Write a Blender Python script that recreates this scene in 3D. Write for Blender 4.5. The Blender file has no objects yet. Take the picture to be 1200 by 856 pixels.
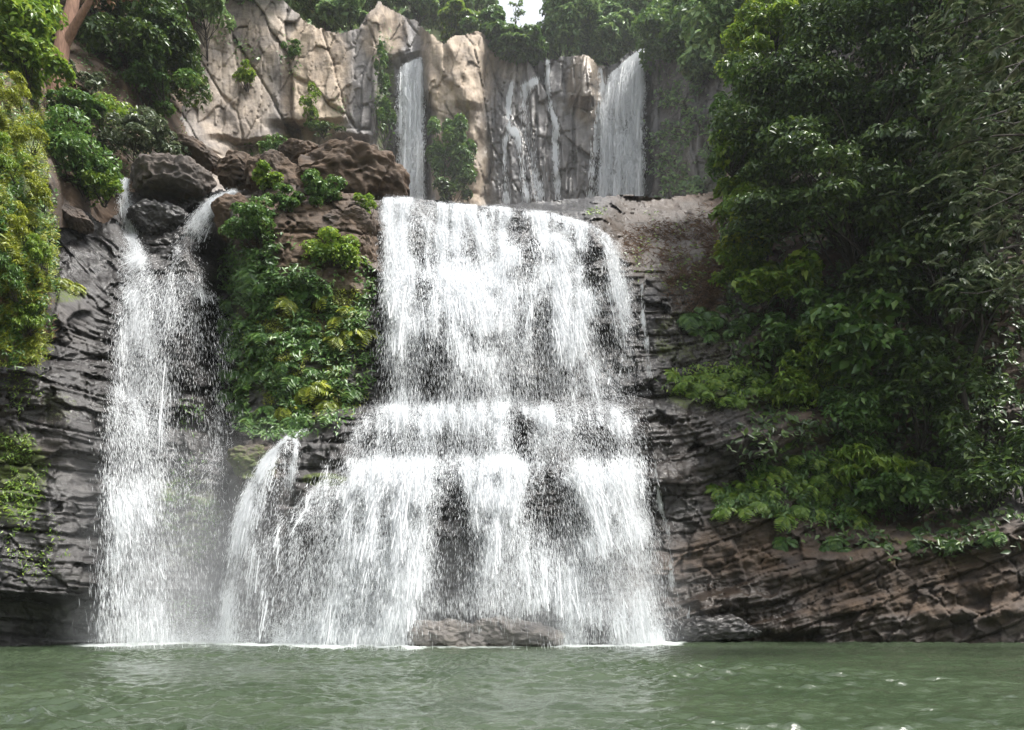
import bpy, bmesh, math, random
import numpy as np
from mathutils import Vector

random.seed(7)
RNG = np.random.default_rng(11)
sc = bpy.context.scene
COL = sc.collection

# ------------------------------------------------------------------ camera, sky, sun, exposure
FPX, HOR, CAMH = 942.0, 713.0, 1.6          # focal length in photo pixels, horizon row, eye height
cam_d = bpy.data.cameras.new("camera")
cam_d.sensor_width = 36.0
cam_d.lens = 36.0 * FPX / 1200.0
cam_d.shift_y = (HOR - 428.0) / 1200.0
cam_d.clip_end = 2000.0
cam = bpy.data.objects.new("camera", cam_d)
cam.location = (0, 0, CAMH)
cam.rotation_euler = (math.radians(90), 0, 0)
COL.objects.link(cam)
sc.camera = cam

SUN_EL, SUN_AZ = math.radians(64), math.radians(108)     # azimuth clockwise from +Y (away from the camera)
world = bpy.data.worlds.new("World")
sc.world = world
world.use_nodes = True
wn, wl = world.node_tree.nodes, world.node_tree.links
wn.clear()
w_out = wn.new("ShaderNodeOutputWorld")
w_bg = wn.new("ShaderNodeBackground")
w_sky = wn.new("ShaderNodeTexSky")
w_sky.sky_type = 'NISHITA'
w_sky.sun_disc = False
w_sky.sun_elevation = SUN_EL
w_sky.sun_rotation = SUN_AZ
w_sky.dust_density = 3.0
w_hs = wn.new("ShaderNodeHueSaturation")
w_hs.inputs['Saturation'].default_value = 0.22
w_bg.inputs['Strength'].default_value = 0.13
wl.new(w_sky.outputs['Color'], w_hs.inputs['Color'])
wl.new(w_hs.outputs['Color'], w_bg.inputs['Color'])
wl.new(w_bg.outputs['Background'], w_out.inputs['Surface'])

sun_d = bpy.data.lights.new("sun", 'SUN')
sun_d.energy = 2.7
sun_d.angle = math.radians(16)
sun_d.color = (1.0, 0.965, 0.91)
sun = bpy.data.objects.new("sun", sun_d)
sdir = Vector((math.sin(SUN_AZ) * math.cos(SUN_EL), math.cos(SUN_AZ) * math.cos(SUN_EL), math.sin(SUN_EL)))
sun.rotation_euler = sdir.to_track_quat('Z', 'Y').to_euler()
sun.location = (30, 20, 90)
COL.objects.link(sun)

sc.view_settings.view_transform = 'Standard'
sc.view_settings.look = 'None'
sc.view_settings.gamma = 1.0
sc.view_settings.exposure = 1.5
sc.cycles.max_bounces = 8
sc.cycles.transparent_max_bounces = 16
sc.cycles.volume_bounces = 1
sc.cycles.use_denoising = True
sc.cycles.caustics_reflective = False
sc.cycles.caustics_refractive = False

# ------------------------------------------------------------------ helpers
def P(px, py, Y):
    """world point seen at photo pixel (px, py) at distance Y"""
    return np.array([(px - 600.0) / FPX * Y, Y, CAMH + (HOR - py) / FPX * Y])

def PV(px, py, Y):
    return np.stack([(px - 600.0) / FPX * Y, Y, CAMH + (HOR - py) / FPX * Y], -1)

def proj(p):
    return 600.0 + p[..., 0] / p[..., 1] * FPX, HOR - (p[..., 2] - CAMH) / p[..., 1] * FPX

def _h(ix, iy, iz, seed):
    n = (ix.astype(np.uint64) * np.uint64(374761393) + iy.astype(np.uint64) * np.uint64(668265263)
         + iz.astype(np.uint64) * np.uint64(2147483647) + np.uint64(seed * 1274126177 + 12345)) & np.uint64(0xffffffff)
    n = ((n ^ (n >> np.uint64(13))) * np.uint64(1274126177)) & np.uint64(0xffffffff)
    n = ((n ^ (n >> np.uint64(15))) * np.uint64(2246822519)) & np.uint64(0xffffffff)
    return ((n ^ (n >> np.uint64(16))) & np.uint64(0xffffff)).astype(np.float64) / 16777215.0

def hash2(a, b, seed=0):
    a = np.asarray(a); b = np.asarray(b)
    return _h(a.astype(np.int64) + 100000, b.astype(np.int64) + 100000, np.zeros_like(a, dtype=np.int64), seed)

def vnoise(x, y, z=None, seed=0):
    """smooth value noise in [-1, 1]"""
    x = np.asarray(x, float); y = np.asarray(y, float)
    z = np.zeros_like(x) if z is None else np.asarray(z, float)
    x, y, z = np.broadcast_arrays(x, y, z)
    x = x + 5000.0; y = y + 5000.0; z = z + 5000.0
    ix, iy, iz = np.floor(x).astype(np.int64), np.floor(y).astype(np.int64), np.floor(z).astype(np.int64)
    fx, fy, fz = x - ix, y - iy, z - iz
    fx = fx * fx * fx * (fx * (fx * 6 - 15) + 10)
    fy = fy * fy * fy * (fy * (fy * 6 - 15) + 10)
    fz = fz * fz * fz * (fz * (fz * 6 - 15) + 10)
    r = 0
    for a in (0, 1):
        for b in (0, 1):
            for c in (0, 1):
                w = (fx if a else 1 - fx) * (fy if b else 1 - fy) * (fz if c else 1 - fz)
                r = r + w * _h(ix + a, iy + b, iz + c, seed)
    return r * 2 - 1

def fbm(x, y, z=None, oct=4, seed=0, gain=0.5):
    r, a, f, t = 0, 1.0, 1.0, 0
    for o in range(oct):
        r = r + a * vnoise(np.asarray(x) * f, np.asarray(y) * f, None if z is None else np.asarray(z) * f, seed + o * 17)
        t += a; a *= gain; f *= 2.03
    return r / t * 1.4

def sstep(a, b, x):
    t = np.clip((x - a) / (b - a), 0, 1)
    return t * t * (3 - 2 * t)

def blobs(px, py, lst):
    """union of soft ellipses (cx, cy, rx, ry, strength)"""
    m = np.zeros(np.broadcast(px, py).shape)
    for cx, cy, rx, ry, s in lst:
        d = np.sqrt(((px - cx) / rx) ** 2 + ((py - cy) / ry) ** 2)
        m = np.maximum(m, s * (1 - sstep(0.65, 1.25, d)))
    return m

def mesh_np(name, V, F, mat=None, smooth=False, attrs=None):
    me = bpy.data.meshes.new(name)
    V = np.ascontiguousarray(V, dtype=np.float32).reshape(-1, 3)
    F = np.ascontiguousarray(F, dtype=np.int32)
    k = F.shape[1]
    me.vertices.add(len(V)); me.vertices.foreach_set("co", V.ravel())
    me.loops.add(F.size); me.loops.foreach_set("vertex_index", F.ravel())
    me.polygons.add(len(F))
    me.polygons.foreach_set("loop_start", np.arange(0, F.size, k, dtype=np.int32))
    me.polygons.foreach_set("loop_total", np.full(len(F), k, dtype=np.int32))
    if smooth:
        me.polygons.foreach_set("use_smooth", np.ones(len(F), dtype=bool))
    for n, a in (attrs or {}).items():
        at = me.attributes.new(n, 'FLOAT', 'POINT')
        at.data.foreach_set("value", np.ascontiguousarray(a, dtype=np.float32).ravel())
    me.update(calc_edges=True)
    if mat is not None:
        me.materials.append(mat)
    return me

def add(name, me, parent=None, loc=None):
    o = bpy.data.objects.new(name, me)
    COL.objects.link(o)
    if parent is not None:
        o.parent = parent
    if loc is not None:
        o.location = loc
    return o

def tag(o, label=None, cat=None, group=None, kind=None):
    if label: o["label"] = label
    if cat: o["category"] = cat
    if group: o["group"] = group
    if kind: o["kind"] = kind
    return o

def empty(name, loc, label, cat, group=None):
    o = bpy.data.objects.new(name, None)
    o.location = [float(v) for v in loc]
    o.empty_display_size = 0.3
    COL.objects.link(o)
    return tag(o, label, cat, group)

def part(name, me, root):
    """link a mesh built in world space under a thing placed at root.location"""
    l = np.array(root.location)
    n = len(me.vertices)
    co = np.empty(n * 3, dtype=np.float32); me.vertices.foreach_get("co", co)
    me.vertices.foreach_set("co", (co.reshape(-1, 3) - l.astype(np.float32)).ravel())
    me.update()
    return add(name, me, root)

# ------------------------------------------------------------------ materials
def new_mat(name):
    m = bpy.data.materials.new(name)
    m.use_nodes = True
    nt = m.node_tree
    nt.nodes.clear()
    out = nt.nodes.new("ShaderNodeOutputMaterial")
    return m, nt.nodes, nt.links, out

def ramp(N, stops, interp='LINEAR'):
    r = N.new("ShaderNodeValToRGB")
    e = r.color_ramp.elements
    r.color_ramp.interpolation = interp
    while len(e) > 1: e.remove(e[-1])
    e[0].position = stops[0][0]; e[0].color = (*stops[0][1], 1) if len(stops[0][1]) == 3 else stops[0][1]
    for p, c in stops[1:]:
        k = e.new(p); k.color = (*c, 1)
    return r

def attr(N, name):
    a = N.new("ShaderNodeAttribute"); a.attribute_name = name
    return a.outputs['Fac']

def math_n(N, L, op, a, b=None, clamp=False):
    m = N.new("ShaderNodeMath"); m.operation = op; m.use_clamp = clamp
    for i, v in enumerate((a, b)):
        if v is None: continue
        if isinstance(v, (int, float)): m.inputs[i].default_value = v
        else: L.new(v, m.inputs[i])
    return m.outputs[0]

def mix_c(N, L, fac, a, b):
    m = N.new("ShaderNodeMix"); m.data_type = 'RGBA'
    if isinstance(fac, (int, float)): m.inputs[0].default_value = fac
    else: L.new(fac, m.inputs[0])
    for i, v in ((6, a), (7, b)):
        if isinstance(v, tuple): m.inputs[i].default_value = (*v, 1)
        else: L.new(v, m.inputs[i])
    return m.outputs[2]

def noise_n(N, L, vec, scale, detail=6, rough=0.6, dist=0.0):
    n = N.new("ShaderNodeTexNoise")
    n.inputs['Scale'].default_value = scale
    n.inputs['Detail'].default_value = detail
    n.inputs['Roughness'].default_value = rough
    n.inputs['Distortion'].default_value = dist
    if vec is not None: L.new(vec, n.inputs['Vector'])
    return n.outputs['Fac']

def rock_mat(name, dark, mid, lite, brown_d, brown_l, bump=0.5, scl=1.0, streak=0.0):
    """bedded rock: attributes wet, brown, moss, tone (per bed), bed (height along the bedding)"""
    m, N, L, out = new_mat(name)
    geo = N.new("ShaderNodeNewGeometry")
    sep = N.new("ShaderNodeSeparateXYZ"); L.new(geo.outputs['Position'], sep.inputs[0])
    cmb = N.new("ShaderNodeCombineXYZ")
    L.new(math_n(N, L, 'MULTIPLY', sep.outputs[0], 0.5), cmb.inputs[0])
    L.new(math_n(N, L, 'MULTIPLY', sep.outputs[1], 0.5), cmb.inputs[1])
    L.new(math_n(N, L, 'MULTIPLY', attr(N, 'bed'), 3.5), cmb.inputs[2])
    bed = cmb.outputs[0]
    pos = geo.outputs['Position']
    n1 = noise_n(N, L, bed, 1.6 * scl, 8, 0.65)
    n2 = noise_n(N, L, pos, 0.7 * scl, 6, 0.6)
    n3 = noise_n(N, L, pos, 7.0 * scl, 5, 0.7)
    v = math_n(N, L, 'ADD', math_n(N, L, 'MULTIPLY', n1, 0.55), math_n(N, L, 'MULTIPLY', n2, 0.45))
    v = math_n(N, L, 'ADD', v, math_n(N, L, 'MULTIPLY', math_n(N, L, 'SUBTRACT', attr(N, 'tone'), 0.5), 0.30))
    v = math_n(N, L, 'ADD', v, math_n(N, L, 'MULTIPLY', math_n(N, L, 'SUBTRACT', n3, 0.5), 0.35))
    if streak:
        ms = N.new("ShaderNodeMapping"); ms.inputs['Scale'].default_value = (1.1, 1.1, .07); L.new(pos, ms.inputs['Vector'])
        n5 = noise_n(N, L, ms.outputs[0], 1.0, 6, .7)
        v = math_n(N, L, 'ADD', v, math_n(N, L, 'MULTIPLY', math_n(N, L, 'SUBTRACT', n5, .5), streak * 2))
    r1 = ramp(N, [(0.25, dark), (0.52, mid), (0.80, lite)]); L.new(v, r1.inputs[0])
    r2 = ramp(N, [(0.25, brown_d), (0.75, brown_l)]); L.new(v, r2.inputs[0])
    bm = math_n(N, L, 'ADD', attr(N, 'brown'), math_n(N, L, 'MULTIPLY', math_n(N, L, 'SUBTRACT', n2, 0.5), 1.6), True)
    bm = math_n(N, L, 'MULTIPLY', bm, math_n(N, L, 'MULTIPLY', attr(N, 'brown'), 1.4, True), True)
    c = mix_c(N, L, bm, r1.outputs[0], r2.outputs[0])
    wet = attr(N, 'wet')
    wm = math_n(N, L, 'ADD', wet, math_n(N, L, 'MULTIPLY', math_n(N, L, 'SUBTRACT', n2, 0.5), 0.9), True)
    wm = math_n(N, L, 'MULTIPLY', wm, math_n(N, L, 'MULTIPLY', wet, 1.5, True), True)
    hs = N.new("ShaderNodeHueSaturation"); hs.inputs['Value'].default_value = 0.5; hs.inputs['Saturation'].default_value = 0.85
    L.new(c, hs.inputs['Color'])
    c = mix_c(N, L, wm, c, hs.outputs[0])
    # moss and algae
    mo = math_n(N, L, 'ADD', attr(N, 'moss'), math_n(N, L, 'MULTIPLY', math_n(N, L, 'SUBTRACT', n3, 0.5), 1.2))
    mo = math_n(N, L, 'ADD', mo, math_n(N, L, 'MULTIPLY', math_n(N, L, 'SUBTRACT', n2, 0.5), 1.0))
    mor = ramp(N, [(0.45, (0, 0, 0)), (0.7, (1, 1, 1))]); L.new(mo, mor.inputs[0])
    mcol = ramp(N, [(0.3, (0.03, 0.04, 0.012)), (0.7, (0.09, 0.12, 0.02))]); L.new(n3, mcol.inputs[0])
    mof = math_n(N, L, 'MULTIPLY', mor.outputs[0], math_n(N, L, 'MULTIPLY', attr(N, 'moss'), 2.0, True), True)
    c = mix_c(N, L, mof, c, mcol.outputs[0])
    b = N.new("ShaderNodeBsdfPrincipled")
    L.new(c, b.inputs['Base Color'])
    rr = N.new("ShaderNodeMapRange")
    L.new(math_n(N, L, 'MULTIPLY', wm, math_n(N, L, 'SUBTRACT', 1.0, mof)), rr.inputs[0])
    rr.inputs[3].default_value = 0.85; rr.inputs[4].default_value = 0.17
    L.new(rr.outputs[0], b.inputs['Roughness'])
    bp = N.new("ShaderNodeBump"); bp.inputs['Strength'].default_value = bump; bp.inputs['Distance'].default_value = 0.22 / scl
    h = math_n(N, L, 'ADD', math_n(N, L, 'MULTIPLY', n1, 0.8), math_n(N, L, 'MULTIPLY', n3, 0.35))
    n4 = noise_n(N, L, pos, 22.0 * scl, 3, 0.6)
    h = math_n(N, L, 'ADD', h, math_n(N, L, 'MULTIPLY', n4, 0.15))
    L.new(h, bp.inputs['Height'])
    L.new(bp.outputs[0], b.inputs['Normal'])
    L.new(b.outputs[0], out.inputs['Surface'])
    return m

ROCK = rock_mat("bedded_rock", (0.020, 0.018, 0.018), (0.060, 0.055, 0.054), (0.15, 0.14, 0.13),
                (0.026, 0.017, 0.010), (0.110, 0.068, 0.040), 0.6)
CLIFF = rock_mat("cliff_rock", (0.085, 0.080, 0.080), (0.185, 0.170, 0.160), (0.33, 0.30, 0.275),
                 (0.16, 0.120, 0.085), (0.45, 0.365, 0.275), 0.5, 0.8, .45)

def soil_mat(name, a, b_):
    m, N, L, out = new_mat(name)
    geo = N.new("ShaderNodeNewGeometry")
    n1 = noise_n(N, L, geo.outputs['Position'], 0.6, 8, 0.65)
    n2 = noise_n(N, L, geo.outputs['Position'], 9.0, 5, 0.7)
    v = math_n(N, L, 'ADD', math_n(N, L, 'MULTIPLY', n1, 0.6), math_n(N, L, 'MULTIPLY', n2, 0.4))
    r = ramp(N, [(0.3, a), (0.7, b_)]); L.new(v, r.inputs[0])
    b = N.new("ShaderNodeBsdfPrincipled"); b.inputs['Roughness'].default_value = 0.95
    L.new(r.outputs[0], b.inputs['Base Color'])
    bp = N.new("ShaderNodeBump"); bp.inputs['Strength'].default_value = 0.8; bp.inputs['Distance'].default_value = 0.2
    L.new(v, bp.inputs['Height']); L.new(bp.outputs[0], b.inputs['Normal'])
    L.new(b.outputs[0], out.inputs['Surface'])
    return m

SOIL = soil_mat("soil", (0.035, 0.026, 0.016), (0.16, 0.095, 0.055))
MOSSY = soil_mat("mossy_soil", (0.03, 0.04, 0.012), (0.10, 0.13, 0.025))

def leaf_mat(name, cols, trans=0.45, rough=0.36, sp=0.42):
    m, N, L, out = new_mat(name)
    geo = N.new("ShaderNodeNewGeometry")
    n = noise_n(N, L, geo.outputs['Position'], 0.8, 3, 0.5)
    v = math_n(N, L, 'ADD', math_n(N, L, 'MULTIPLY', geo.outputs['Random Per Island'], 0.65), math_n(N, L, 'MULTIPLY', n, 0.35))
    k = len(cols)
    r = ramp(N, [(0.12 + 0.76 * i / (k - 1), c) for i, c in enumerate(cols)]); L.new(v, r.inputs[0])
    b = N.new("ShaderNodeBsdfPrincipled")
    b.inputs['Roughness'].default_value = rough
    b.inputs['Specular IOR Level'].default_value = sp
    L.new(r.outputs[0], b.inputs['Base Color'])
    t = N.new("ShaderNodeBsdfTranslucent")
    hs = N.new("ShaderNodeHueSaturation"); hs.inputs['Hue'].default_value = 0.485; hs.inputs['Value'].default_value = 1.35
    L.new(r.outputs[0], hs.inputs['Color']); L.new(hs.outputs[0], t.inputs['Color'])
    mx = N.new("ShaderNodeMixShader"); mx.inputs[0].default_value = trans
    L.new(b.outputs[0], mx.inputs[1]); L.new(t.outputs[0], mx.inputs[2])
    L.new(mx.outputs[0], out.inputs['Surface'])
    return m

LEAF = {
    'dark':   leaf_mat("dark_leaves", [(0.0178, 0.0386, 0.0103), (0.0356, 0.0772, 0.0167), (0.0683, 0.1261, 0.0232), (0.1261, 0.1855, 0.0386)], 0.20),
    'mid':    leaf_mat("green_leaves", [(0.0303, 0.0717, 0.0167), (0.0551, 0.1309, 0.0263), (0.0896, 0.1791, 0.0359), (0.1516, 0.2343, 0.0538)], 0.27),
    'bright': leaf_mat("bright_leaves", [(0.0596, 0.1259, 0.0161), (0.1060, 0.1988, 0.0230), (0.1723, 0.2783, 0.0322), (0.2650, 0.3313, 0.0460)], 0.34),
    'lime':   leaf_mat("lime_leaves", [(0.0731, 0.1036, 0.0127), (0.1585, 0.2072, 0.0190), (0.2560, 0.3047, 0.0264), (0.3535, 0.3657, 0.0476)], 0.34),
    'haze':   leaf_mat("hazed_leaves", [(0.0615, 0.1191, 0.0500), (0.1153, 0.2114, 0.0750), (0.1825, 0.2883, 0.1000), (0.2497, 0.3650, 0.1251)], 0.27),  # paler green, with the distant haze put into the leaf colour
    'grey':   leaf_mat("grey_green_leaves", [(0.035, 0.055, 0.028), (0.06, 0.09, 0.040), (0.10, 0.13, 0.065), (0.16, 0.18, 0.11)], 0.27),
    'brown':  leaf_mat("dead_leaves", [(0.05, 0.03, 0.018), (0.10, 0.06, 0.035), (0.17, 0.10, 0.055), (0.22, 0.15, 0.08)], 0.25, 0.7),
}

def bark_mat(name, a, b_):
    m, N, L, out = new_mat(name)
    geo = N.new("ShaderNodeNewGeometry")
    mp = N.new("ShaderNodeMapping"); mp.inputs['Scale'].default_value = (6, 6, 0.8)
    L.new(geo.outputs['Position'], mp.inputs['Vector'])
    n = noise_n(N, L, mp.outputs[0], 1.5, 6, 0.65)
    r = ramp(N, [(0.3, a), (0.7, b_)]); L.new(n, r.inputs[0])
    b = N.new("ShaderNodeBsdfPrincipled"); b.inputs['Roughness'].default_value = 0.9
    L.new(r.outputs[0], b.inputs['Base Color'])
    bp = N.new("ShaderNodeBump"); bp.inputs['Strength'].default_value = 0.8; bp.inputs['Distance'].default_value = 0.08
    L.new(n, bp.inputs['Height']); L.new(bp.outputs[0], b.inputs['Normal'])
    L.new(b.outputs[0], out.inputs['Surface'])
    return m

BARK = bark_mat("bark", (0.014, 0.012, 0.009), (0.05, 0.04, 0.031))
REDBARK = bark_mat("red_bark", (0.09, 0.045, 0.028), (0.26, 0.15, 0.10))
PALEBARK = bark_mat("pale_bark", (0.14, 0.13, 0.12), (0.34, 0.32, 0.29))

def white_water(name, trans=0.4, col=(0.76, 0.78, 0.80)):
    m, N, L, out = new_mat(name)
    b = N.new("ShaderNodeBsdfPrincipled")
    b.inputs['Base Color'].default_value = (*col, 1); b.inputs['Roughness'].default_value = 0.35
    b.inputs['Specular IOR Level'].default_value = 0.35
    t = N.new("ShaderNodeBsdfTranslucent"); t.inputs['Color'].default_value = (*col, 1)
    mx = N.new("ShaderNodeMixShader"); mx.inputs[0].default_value = trans
    L.new(b.outputs[0], mx.inputs[1]); L.new(t.outputs[0], mx.inputs[2])
    L.new(mx.outputs[0], out.inputs['Surface'])
    return m

WATER_W = white_water("white_water")

# ------------------------------------------------------------------ relief surfaces (cliffs)
class Relief:
    """a rock face: distance as a function of direction, from profile columns, with bedding and joints"""
    def __init__(self, x0, x1, y0, y1, step, cols, warp=(10, 7), wscale=0.012, seed=1):
        self.x0, self.y0, self.step = x0, y0, step
        self.nx = int((x1 - x0) / step) + 1; self.ny = int((y1 - y0) / step) + 1
        self.gx = x0 + np.arange(self.nx) * step; self.gy = y0 + np.arange(self.ny) * step
        X, Yp = np.meshgrid(self.gx, self.gy)
        self.PX, self.PY = X, Yp
        wx = X + warp[0] * fbm(X * wscale, Yp * wscale, oct=3, seed=seed)
        wy = Yp + warp[1] * fbm(X * wscale * 1.4, Yp * wscale * 0.4, oct=4, seed=seed + 50)
        cx = np.array([c[0] for c in cols], float)
        rows = np.linspace(y0 - 60, y1 + 60, 1200)
        T = np.array([np.interp(rows, [p[0] for p in c[1]], [p[1] for p in c[1]]) for c in cols])
        i = np.clip(np.searchsorted(cx, wx) - 1, 0, len(cx) - 2)
        t = np.clip((wx - cx[i]) / (cx[i + 1] - cx[i]), 0, 1); t = t * t * (3 - 2 * t)
        r = np.clip((wy - rows[0]) / (rows[1] - rows[0]), 0, len(rows) - 2)
        ri = r.astype(int); rf = r - ri
        a = T[i, ri] * (1 - rf) + T[i, ri + 1] * rf
        b = T[i + 1, ri] * (1 - rf) + T[i + 1, ri + 1] * rf
        self.D = a * (1 - t) + b * t
        self.mask = np.ones_like(self.D, bool)
        self.attrs = {}

    def world(self):
        return PV(self.PX, self.PY, self.D)

    def at(self, px, py, grid=None):
        g = self.D if grid is None else grid
        u = np.clip((np.asarray(px, float) - self.x0) / self.step, 0, self.nx - 1.001)
        v = np.clip((np.asarray(py, float) - self.y0) / self.step, 0, self.ny - 1.001)
        i = u.astype(int); j = v.astype(int); a = u - i; b = v - j
        return (g[j, i] * (1 - a) * (1 - b) + g[j, i + 1] * a * (1 - b) + g[j + 1, i] * (1 - a) * b + g[j + 1, i + 1] * a * b)

    def smooth(self, n):
        g = self.D.copy()
        for _ in range(n):
            p = np.pad(g, 1, mode='edge')
            g = (p[1:-1, :-2] + p[1:-1, 2:] + p[:-2, 1:-1] + p[2:, 1:-1] + p[1:-1, 1:-1]) / 5
        return g

    def build(self, name, mat):
        V = self.world().reshape(-1, 3)
        idx = np.arange(self.nx * self.ny).reshape(self.ny, self.nx)
        m = self.mask[:-1, :-1] & self.mask[1:, :-1] & self.mask[:-1, 1:] & self.mask[1:, 1:]
        F = np.stack([idx[:-1, :-1], idx[1:, :-1], idx[1:, 1:], idx[:-1, 1:]], -1)[m]
        used = np.unique(F); remap = np.zeros(len(V), int); remap[used] = np.arange(len(used))
        me = mesh_np(name, V[used], remap[F], mat, True, {k: a.reshape(-1)[used] for k, a in self.attrs.items()})
        o = add(name, me)
        o["kind"] = "structure"
        return o

def facets(X, Z, sx_, sz_, seed, tilt=.5):
    """angular blocks: each cell of a jittered grid is a tilted plane; returns (protrusion, crack 0..1, tone)"""
    u, v = X / sx_, Z / sz_
    iu, iv = np.floor(u).astype(int), np.floor(v).astype(int)
    d1 = np.full(u.shape, 9.0); d2 = d1.copy(); off = np.zeros_like(u); tone = np.zeros_like(u)
    for a in (-1, 0, 1):
        for b in (-1, 0, 1):
            ca, cb = iu + a, iv + b
            cx = ca + .08 + .84 * hash2(ca, cb, seed); cz = cb + .08 + .84 * hash2(ca, cb, seed + 1)
            d = np.abs(u - cx) * .75 + np.hypot(u - cx, v - cz) * .6
            h = hash2(ca, cb, seed + 2) + tilt * ((hash2(ca, cb, seed + 3) - .5) * (u - cx) + (hash2(ca, cb, seed + 4) - .5) * (v - cz)) * 2
            n = d < d1
            d2 = np.where(n, d1, np.minimum(d2, d)); off = np.where(n, h, off); tone = np.where(n, hash2(ca, cb, seed + 5), tone)
            d1 = np.where(n, d, d1)
    return off, 1 - sstep(.0, .07, d2 - d1), tone

def strata(X, Z, dip, seed, thick=(0.35, 1.3), joint=2.2, warp=0.7):
    """bedding with joints; returns (protrusion 0..1, groove 0..1, tone, bed height)"""
    r = np.random.default_rng(seed)
    w = Z - X * dip + warp * fbm(X * 0.10, Z * 0.10, oct=3, seed=seed) + 0.12 * fbm(X * 0.7, Z * 0.7, oct=3, seed=seed + 3)
    th = np.exp(r.uniform(math.log(thick[0]), math.log(thick[1]), 400))
    bnd = np.cumsum(th) - 60.0
    k = np.clip(np.searchsorted(bnd, w), 1, len(bnd) - 1)
    e = np.minimum(w - bnd[k - 1], bnd[k] - w)
    jl = joint * (0.5 + hash2(k, k * 0, seed))
    s = X / jl + 10 * hash2(k, k * 0 + 7, seed) + 0.22 * fbm(X * 1.1, Z * 1.1, oct=3, seed=seed + 9)
    ci = np.floor(s); cf = s - ci
    ej = np.minimum(cf, 1 - cf) * jl
    off = 0.55 * hash2(k, ci + 31, seed + 1) + 0.45 * hash2(k, k * 0 + 3, seed + 2)
    groove = np.maximum(1 - sstep(0, 0.10, e), (1 - sstep(0, 0.09, ej)) * (hash2(k, ci, seed + 5) > 0.35))
    tone = 0.6 * hash2(k, k * 0 + 11, seed) + 0.4 * hash2(k, ci, seed + 8)
    return off, groove, tone, w

# ---- the lower rock face behind and beside the cascades
LC = [
 (-140, [(230, 42), (420, 37.5), (440, 36), (600, 34.6), (690, 33.4), (705, 34.6), (775, 34.4)]),
 (0,   [(230, 42), (330, 39.5), (420, 37.2), (436, 35.6), (560, 34.6), (692, 33.3), (706, 35.0), (775, 34.8)]),
 (60,  [(238, 43), (330, 40.4), (412, 38), (436, 36.2), (560, 35.0), (692, 33.8), (706, 35.4), (775, 35.1)]),
 (125, [(262, 44.5), (330, 42.3), (420, 39.6), (445, 37.8), (560, 36.4), (692, 35.4), (708, 36.6), (775, 36.4)]),
 (160, [(205, 47.5), (270, 46), (300, 44.6), (330, 43.6), (440, 41.9), (462, 41.5), (470, 40.2), (560, 39.8), (568, 39.2), (655, 38.9), (664, 38.4), (700, 38.4), (775, 37.9)]),
 (212, [(235, 47), (300, 44.6), (345, 43.4), (450, 42.2), (480, 41.2), (600, 40.2), (775, 38.8)]),
 (255, [(225, 46), (280, 46), (300, 47.3), (420, 46), (480, 43.5), (600, 41), (775, 39)]),
 (285, [(225, 45), (258, 43.8), (330, 43.2), (400, 42.8), (490, 42.2), (525, 40.8), (565, 39.2), (650, 38.6), (775, 37.6)]),
 (340, [(215, 45), (250, 43.2), (330, 42.3), (480, 41.3), (503, 40.8), (516, 38.6), (590, 38.0), (650, 37.4), (775, 36.8)]),
 (400, [(225, 45), (260, 43.4), (330, 42.6), (476, 41.6), (488, 38.9), (552, 38.5), (562, 37.2), (650, 36.7), (775, 36.1)]),
 (442, [(234, 46), (300, 44.4), (330, 43.9), (474, 42.4), (482, 39.6), (536, 39.3), (545, 37.4), (650, 36.6), (775, 35.8)]),
 (475, [(231, 47), (312, 45.1), (321, 43.9), (474, 42.7), (482, 39.8), (536, 39.5), (545, 37.6), (620, 36.9), (775, 35.9)]),
 (560, [(240, 48), (316, 45.6), (326, 44.2), (474, 43.0), (482, 40.0), (536, 39.6), (545, 37.8), (640, 37.1), (775, 36.3)]),
 (612, [(236, 55), (246, 49), (325, 46), (340, 44.8), (474, 43.2), (482, 40.1), (538, 39.7), (546, 38.0), (640, 37.4), (775, 36.5)]),
 (700, [(230, 58), (258, 50), (266, 49), (350, 46.2), (468, 43.8), (482, 40.9), (540, 40.4), (549, 38.8), (640, 38.0), (705, 37.2), (775, 36.6)]),
 (738, [(232, 60), (278, 51.5), (296, 49.2), (370, 46.4), (462, 44.2), (480, 41.6), (540, 41.2), (552, 39.6), (640, 38.8), (775, 37.4)]),
 (765, [(232, 60), (262, 54.5), (300, 50.2), (345, 47.6), (430, 45.6), (442, 44.6), (474, 44.0), (482, 42.8), (545, 42.2), (556, 41.2), (640, 40.4), (715, 39.8), (722, 38.8), (775, 38.6)]),
 (810, [(228, 62), (258, 56), (300, 51.4), (345, 48.6), (400, 46.6), (430, 45.7), (470, 44.8), (484, 43.6), (530, 43.3), (600, 42.2), (640, 41.4), (690, 40.8), (708, 40.0), (720, 39.4), (775, 39.2)]),
 (865, [(-250, 80), (0, 72), (200, 60), (250, 55), (300, 51.5), (345, 49.0), (420, 46.2), (480, 44.6), (505, 43.2), (600, 42.4), (645, 41.6), (690, 40.8), (700, 39.8), (775, 39.2)]),
 (950, [(-250, 66), (0, 60), (300, 49.5), (478, 45), (492, 43.8), (600, 42.8), (640, 41.8), (655, 40.0), (720, 38.9), (775, 38.4)]),
 (1060, [(-250, 58), (0, 53), (300, 47.5), (560, 44.4), (615, 42.4), (632, 40.2), (720, 38.3), (775, 37.6)]),
 (1200, [(-250, 53), (0, 49), (300, 45), (560, 43.2), (598, 41.4), (612, 39.2), (720, 37.2), (775, 36.6)]),
 (1400, [(-250, 47), (0, 44), (300, 41), (560, 39.5), (598, 38.5), (612, 37.2), (720, 35.6), (775, 35.2)]),
]
low = Relief(-140, 1400, -250, 781, 1.6, LC, warp=(9, 6), seed=3)
X, Y_, Z = [low.world()[..., k] for k in range(3)]
PX, PY = low.PX, low.PY
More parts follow.
